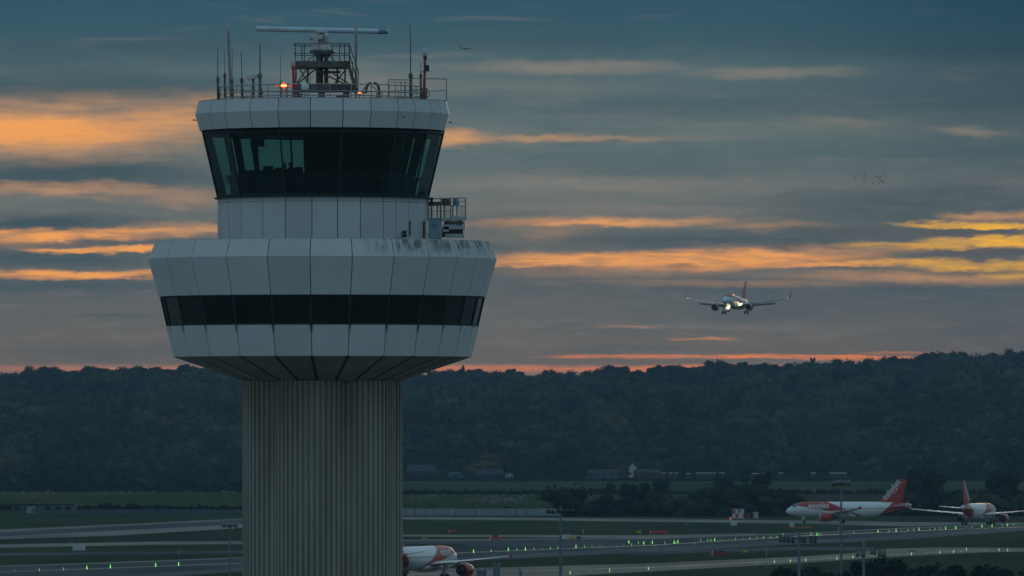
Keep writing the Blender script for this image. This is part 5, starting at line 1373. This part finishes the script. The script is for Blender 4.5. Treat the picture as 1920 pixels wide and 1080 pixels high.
        q = MB(); q.lathe((ex, ey, ez), [(.02, -.35), (.12, -.45), (.28, -.75), (.9, -.80), (.9, -.82), (.02, -.82)], 24, 0, 'X'); q.build('fan', [dark_m], eg)
        q = MB(); q.lathe((ex, ey, ez), [(.62, -2.6), (.60, -3.6), (.42, -4.3), (.30, -4.3), (.1, -4.9), (.02, -5.0)], 18, 0, 'X'); q.build('exhaust_cone', [dark_m], eg)
        q = MB(); q.loft([[Vector((ex - a, ey + b * .16, z)) for a, b, z in ((.9, 0, ez + z0_), (1.5, 1, ez + z0_), (4.6, 0, ez + z0_ + .1), (1.5, -1, ez + z0_))] for z0_ in (1.0, 1.55)], 0, False, True); q.build('pylon', [wing_m], eg)
        # tailplane
        k = Ln - 33.84; xt = -lx(28.3 + k)
        w = MB(); w.loft(wing_rings([(xt, sd_ * .2, CZ + .75, 3.9, .10, 0), (xt + 3.6, sd_ * 6.2, CZ + 1.35, 1.4, .09, 0)]), 0, True, True); w.build('tailplane', [wing_m], root)
    k = Ln - 33.84; xt = -lx(24.9 + k)
    fin_s = [(xt - 1.6, CZ + 1.55, 7.6, .07), (xt + .6, CZ + 2.3, 5.9, .09), (xt + 5.35, CZ + 7.95, 2.25, .09), (xt + 5.75, CZ + 8.1, 1.75, .05)]
    w = MB(); w.loft([[Vector((-(xl + a), b, z)) for a, b in airfoil(c, th, 9, 0.0)] for xl, z, c, th in fin_s], 0, True, True)
    fin = w.build('fin', [orange_m], root)
    # writing
    for sd_ in (1, -1):
        me = text_mesh('easyJet', 1.55, letter_m)
        L_ = max(v.co.x for v in me.vertices); k2 = 5.6 / L_
        for v in me.vertices:
            tx, ty = v.co.x * k2, v.co.y * k2 * .92
            s_ = (6.0 + tx) if sd_ > 0 else (6.0 + 5.6 - tx)
            zz = .42 + ty; r_ = 2.065; v.co = Vector((lx(s_), sd_ * sqrt(r_ * r_ - min(zz, 1.9) ** 2), CZ + zz))
        o = bpy.data.objects.new('lettering', me); COL.objects.link(o); o.parent = fus
        me = text_mesh('easyJet', 2.0, letter_m); L_ = max(v.co.x for v in me.vertices); k2 = 6.6 / L_
        ang = R(50)
        for v in me.vertices:
            tx, ty = v.co.x * k2, v.co.y * k2 * .95
            if sd_ < 0: tx = tx
            ax, az = (tx * cos(ang) - ty * sin(ang)), (tx * sin(ang) + ty * cos(ang))
            if sd_ > 0: sx, sz = xt + 1.95 + ax, CZ + 2.3 + az
            else:       # starboard reads downwards towards the tail's front
                sx, sz = xt + 1.95 + (6.6 * cos(ang)) - (tx * cos(ang) - 0) - ty * sin(ang) * 1.0 + 0, CZ + 2.3 + 6.6 * sin(ang) - tx * sin(ang) + ty * cos(ang)
            # fin half thickness here
            t_ = max(0, min(1, (sz - CZ - 2.3) / 5.65)); c_ = lerp(5.9, 2.25, t_)
            v.co = Vector((-sx, sd_ * (c_ * .09 * .5 + .05), sz))
        o = bpy.data.objects.new('lettering', me); COL.objects.link(o); o.parent = fin
    # undercarriage
    if gear:
        dz = -.35 if lights else 0.0
        def strut(x_, y_, top, nm, wr, sep):
            q = MB(); q.tube([(x_, y_, top), (x_, y_, wr + dz)], .13, 8); q.tube([(x_ + .1, y_, top - .2), (x_ + (.9 if nm == 'nose_gear' else .1), y_ * (1 if nm == 'nose_gear' else .72), top + .1)], .07, 6); q.tube([(x_, y_ - sep, wr + dz), (x_, y_ + sep, wr + dz)], .09, 8)
            g_ = q.build(nm, [strut_m], root)
            for s__ in (-1, 1):
                q = MB(); q.lathe((x_, y_ + s__ * sep - .16, wr + dz), [(.05, 0), (wr * .9, .0), (wr, .08), (wr, .26), (wr * .9, .34), (.05, .34)], 20, axis='Y'); wh = q.build('wheel', [tyre_m], g_)
            q = MB(); q.box((x_ - .15 if nm != 'nose_gear' else x_ + .3, y_ + (.42 if y_ > 0 else -.42 if y_ < 0 else .35), top - .5), (.9, .05, .9)); q.build('gear_door', [wing_m], g_)
        strut(lx(5.0), 0, CZ - 1.7, 'nose_gear', .40, .27)
        for sd_ in (1, -1): strut(-1.9, sd_ * 3.8, CZ - 1.0, 'main_gear', .60, .47)
    if lights:
        le = mat('landing_lamp', (1, .9, .5), .3, emit=(1.0, .88, .45), estr=9); ne = mat('nav_lamp_warm', (1, .5, .3), .3, emit=(1.0, .36, .16), estr=5); nw = mat('nav_lamp_white', (1, .9, .7), .3, emit=(1, .78, .5), estr=5)
        def blob(p, r_, m1, nm='landing_light', par=root):
            q = MB(); q.lathe(p, [(.02, -r_ * .8), (r_ * .7, -r_ * .5), (r_, 0), (r_ * .7, r_ * .5), (.02, r_ * .8)], 12, axis='X'); q.build(nm, [m1], par)
        blob((lx(4.6), .0, CZ - 2.6), .42, le); blob((lx(4.5), .42, CZ - 2.35), .26, le); blob((4.0, 2.75, CZ - 1.25), .30, le); blob((3.9, 3.3, CZ - 1.05), .24, le); blob((3.9, 2.3, CZ - .5), .12, nw)
        blob((-5.6, 16.9, CZ + 1.5), .15, ne, 'navigation_light'); blob((-5.4, -16.9, CZ + 1.5), .11, nw, 'navigation_light'); blob((1.0, 0, CZ + 2.15), .16, ne, 'beacon')
    return root
def on_ground(px, py): return gnd(px, py)
# side-on airliner, nose to the left
Y1 = 2350.0
airliner('taxiing_airliner', 'orange and white airliner seen side on, nose left, crossed by the tall mast', ((1473 + 13.3 / .1434 - 960) * Y1 / F, Y1, 0), pi)
# rear view airliner with upturned wing tips
g0 = gnd(1838, 984.5)
airliner('taxiing_airliner', 'orange and white airliner seen from behind at the right edge, wing tips upturned', (g0.x, g0.y, 0), R(73), sharklet=True)
# half hidden behind the shaft
Y4 = 1476.0
airliner('taxiing_airliner', 'orange and white airliner half hidden behind the tower shaft', ((801 - 960) * Y4 / F, Y4, 0), R(71))
# landing
Y2 = 2900.0; p = at(1376, 569, Y2); p.z -= CZ - .6
airliner('landing_airliner', 'orange and white airliner coming in to land with bright landing lights', p, R(-103.5), Ln=35.4, sharklet=True, pitch=R(3.0), lights=True, flaps=R(28))
# tiny jet far away
far_m = mat('distant_jet_haze_tint', (.24, .31, .36), .6)  # haze over the distance is put into this pale blue grey
YF = 22000.0
p = at(874, 91, YF); e_ = empty('distant_jet', p, 'tiny distant jet high in the sky right of the radar bar', 'aircraft'); e_.rotation_euler = (0, R(-3), R(6))
m_ = MB(); m_.lathe((0, 0, 0), [(.05, -15), (.8, -14), (1.9, -8), (2.1, 0), (2.1, 10), (1.6, 13), (.1, 15)], 14, axis='X'); m_.build('fuselage', [far_m], e_)
for sd_ in (1, -1):
    m_ = MB(); m_.loft(wing_rings([(-3, sd_ * 1, -.8, 6, .12, 0), (4, sd_ * 15, .6, 1.6, .1, 0)]), 0, True, True); m_.build('wing', [far_m], e_)
    m_ = MB(); m_.loft(wing_rings([(10.5, sd_ * .3, .6, 3, .1, 0), (13.5, sd_ * 5, .9, 1.2, .1, 0)]), 0, True, True); m_.build('tailplane', [far_m], e_)
    m_ = MB(); m_.lathe((1.5, sd_ * 5, -2.0), [(.9, 1.5), (1.1, 0), (.7, -2)], 12, axis='X'); m_.build('engine', [far_m], e_)
m_ = MB(); m_.loft([[Vector((-(xl + a), b, z)) for a, b in airfoil(c, .09, 9, 0.0)] for xl, z, c in ((8, 1.5, 6), (13.5, 7.6, 2.2))], 0, True, True); m_.build('fin', [far_m], e_)

# birds
bird_m = mat('bird_dark', (.02, .025, .03), .8)
birds = [(454, 337), (818, 465), (857, 479), (611, 520), (753, 520), (822, 531), (576, 590), (764, 573), (828, 574), (921, 575), (1039, 600), (966, 636), (808, 682), (560, 694), (1040, 724), (1122, 570), (1131, 563), (1172, 561), (1206, 548), (1241, 566), (1287, 507), (1326, 491), (1309, 572), (1196, 611), (1241, 641), (1248, 664), (1252, 684), (1290, 680), (1294, 705), (1199, 709), (1168, 742), (1027, 922)]
bm_ = []
for fl in (.25, .0, -.2):
    m_ = MB(); m_.lathe((0, 0, 0), [(.01, -.22), (.05, -.14), (.08, 0), (.06, .12), (.035, .18), (.01, .24)], 8, axis='X'); m_.add([(-.2, -.06, 0), (-.34, -.08, 0), (-.34, .08, 0), (-.2, .06, 0), (-.2, 0, .03)], [(0, 1, 2, 3), (0, 4, 3)])
    for sd_ in (1, -1):
        m_.loft([[Vector((.10, sd_ * .04, .02)), Vector((0, sd_ * .04, .05)), Vector((-.12, sd_ * .04, .01))], [Vector((.12, sd_ * .26, .02 + fl * .5)), Vector((.02, sd_ * .26, .05 + fl * .5)), Vector((-.08, sd_ * .26, .01 + fl * .5))], [Vector((-.04, sd_ * .52, fl * .8)), Vector((-.07, sd_ * .53, fl * .8 + .01)), Vector((-.10, sd_ * .52, fl * .8))]], 0, True, True)
    o = m_.build('bird', [bird_m]); bm_.append(o.data); bpy.data.objects.remove(o)
rs = random.Random(3)
for k, (zx, zy) in enumerate(birds):
    o = bpy.data.objects.new('bird', bm_[k % 3]); COL.objects.link(o); o.location = at(1560 + zx / 13.5, 290 + zy / 13.5, 2400 + rs.uniform(-40, 40)); o.rotation_euler = (rs.uniform(-.5, .5), rs.uniform(-.3, .3), rs.uniform(0, 6.28)); o.scale = (.8, .8, .9)
    lab = 'lone tiny dark bird above and left of the flock' if k == 0 else 'lone tiny dark bird below the flock' if k == len(birds) - 1 else 'tiny dark bird in the left half of the flock at upper right' if zx < 1100 else 'tiny dark bird in the denser right half of the flock'
    tag(o, lab, 'bird', 'flock of birds')

# ------------------------------------------------------------------ haze between here and the hills
hz = MB(); hz.box((0, 3650, 62.0), (2 * 1560, 7480, 128.0))

hm = bpy.data.materials.new('haze'); hm.use_nodes = True; t = hm.node_tree; t.nodes.remove(t.nodes['Principled BSDF'])
pv = t.nodes.new('ShaderNodeVolumePrincipled'); pv.inputs['Color'].default_value = (.40, .66, .90, 1); pv.inputs['Density'].default_value = 3.6e-5; pv.inputs['Anisotropy'].default_value = 0.0
t.links.new(pv.outputs[0], t.nodes['Material Output'].inputs['Volume'])
ho = hz.build('haze', [hm]); tag(ho, kind='stuff')
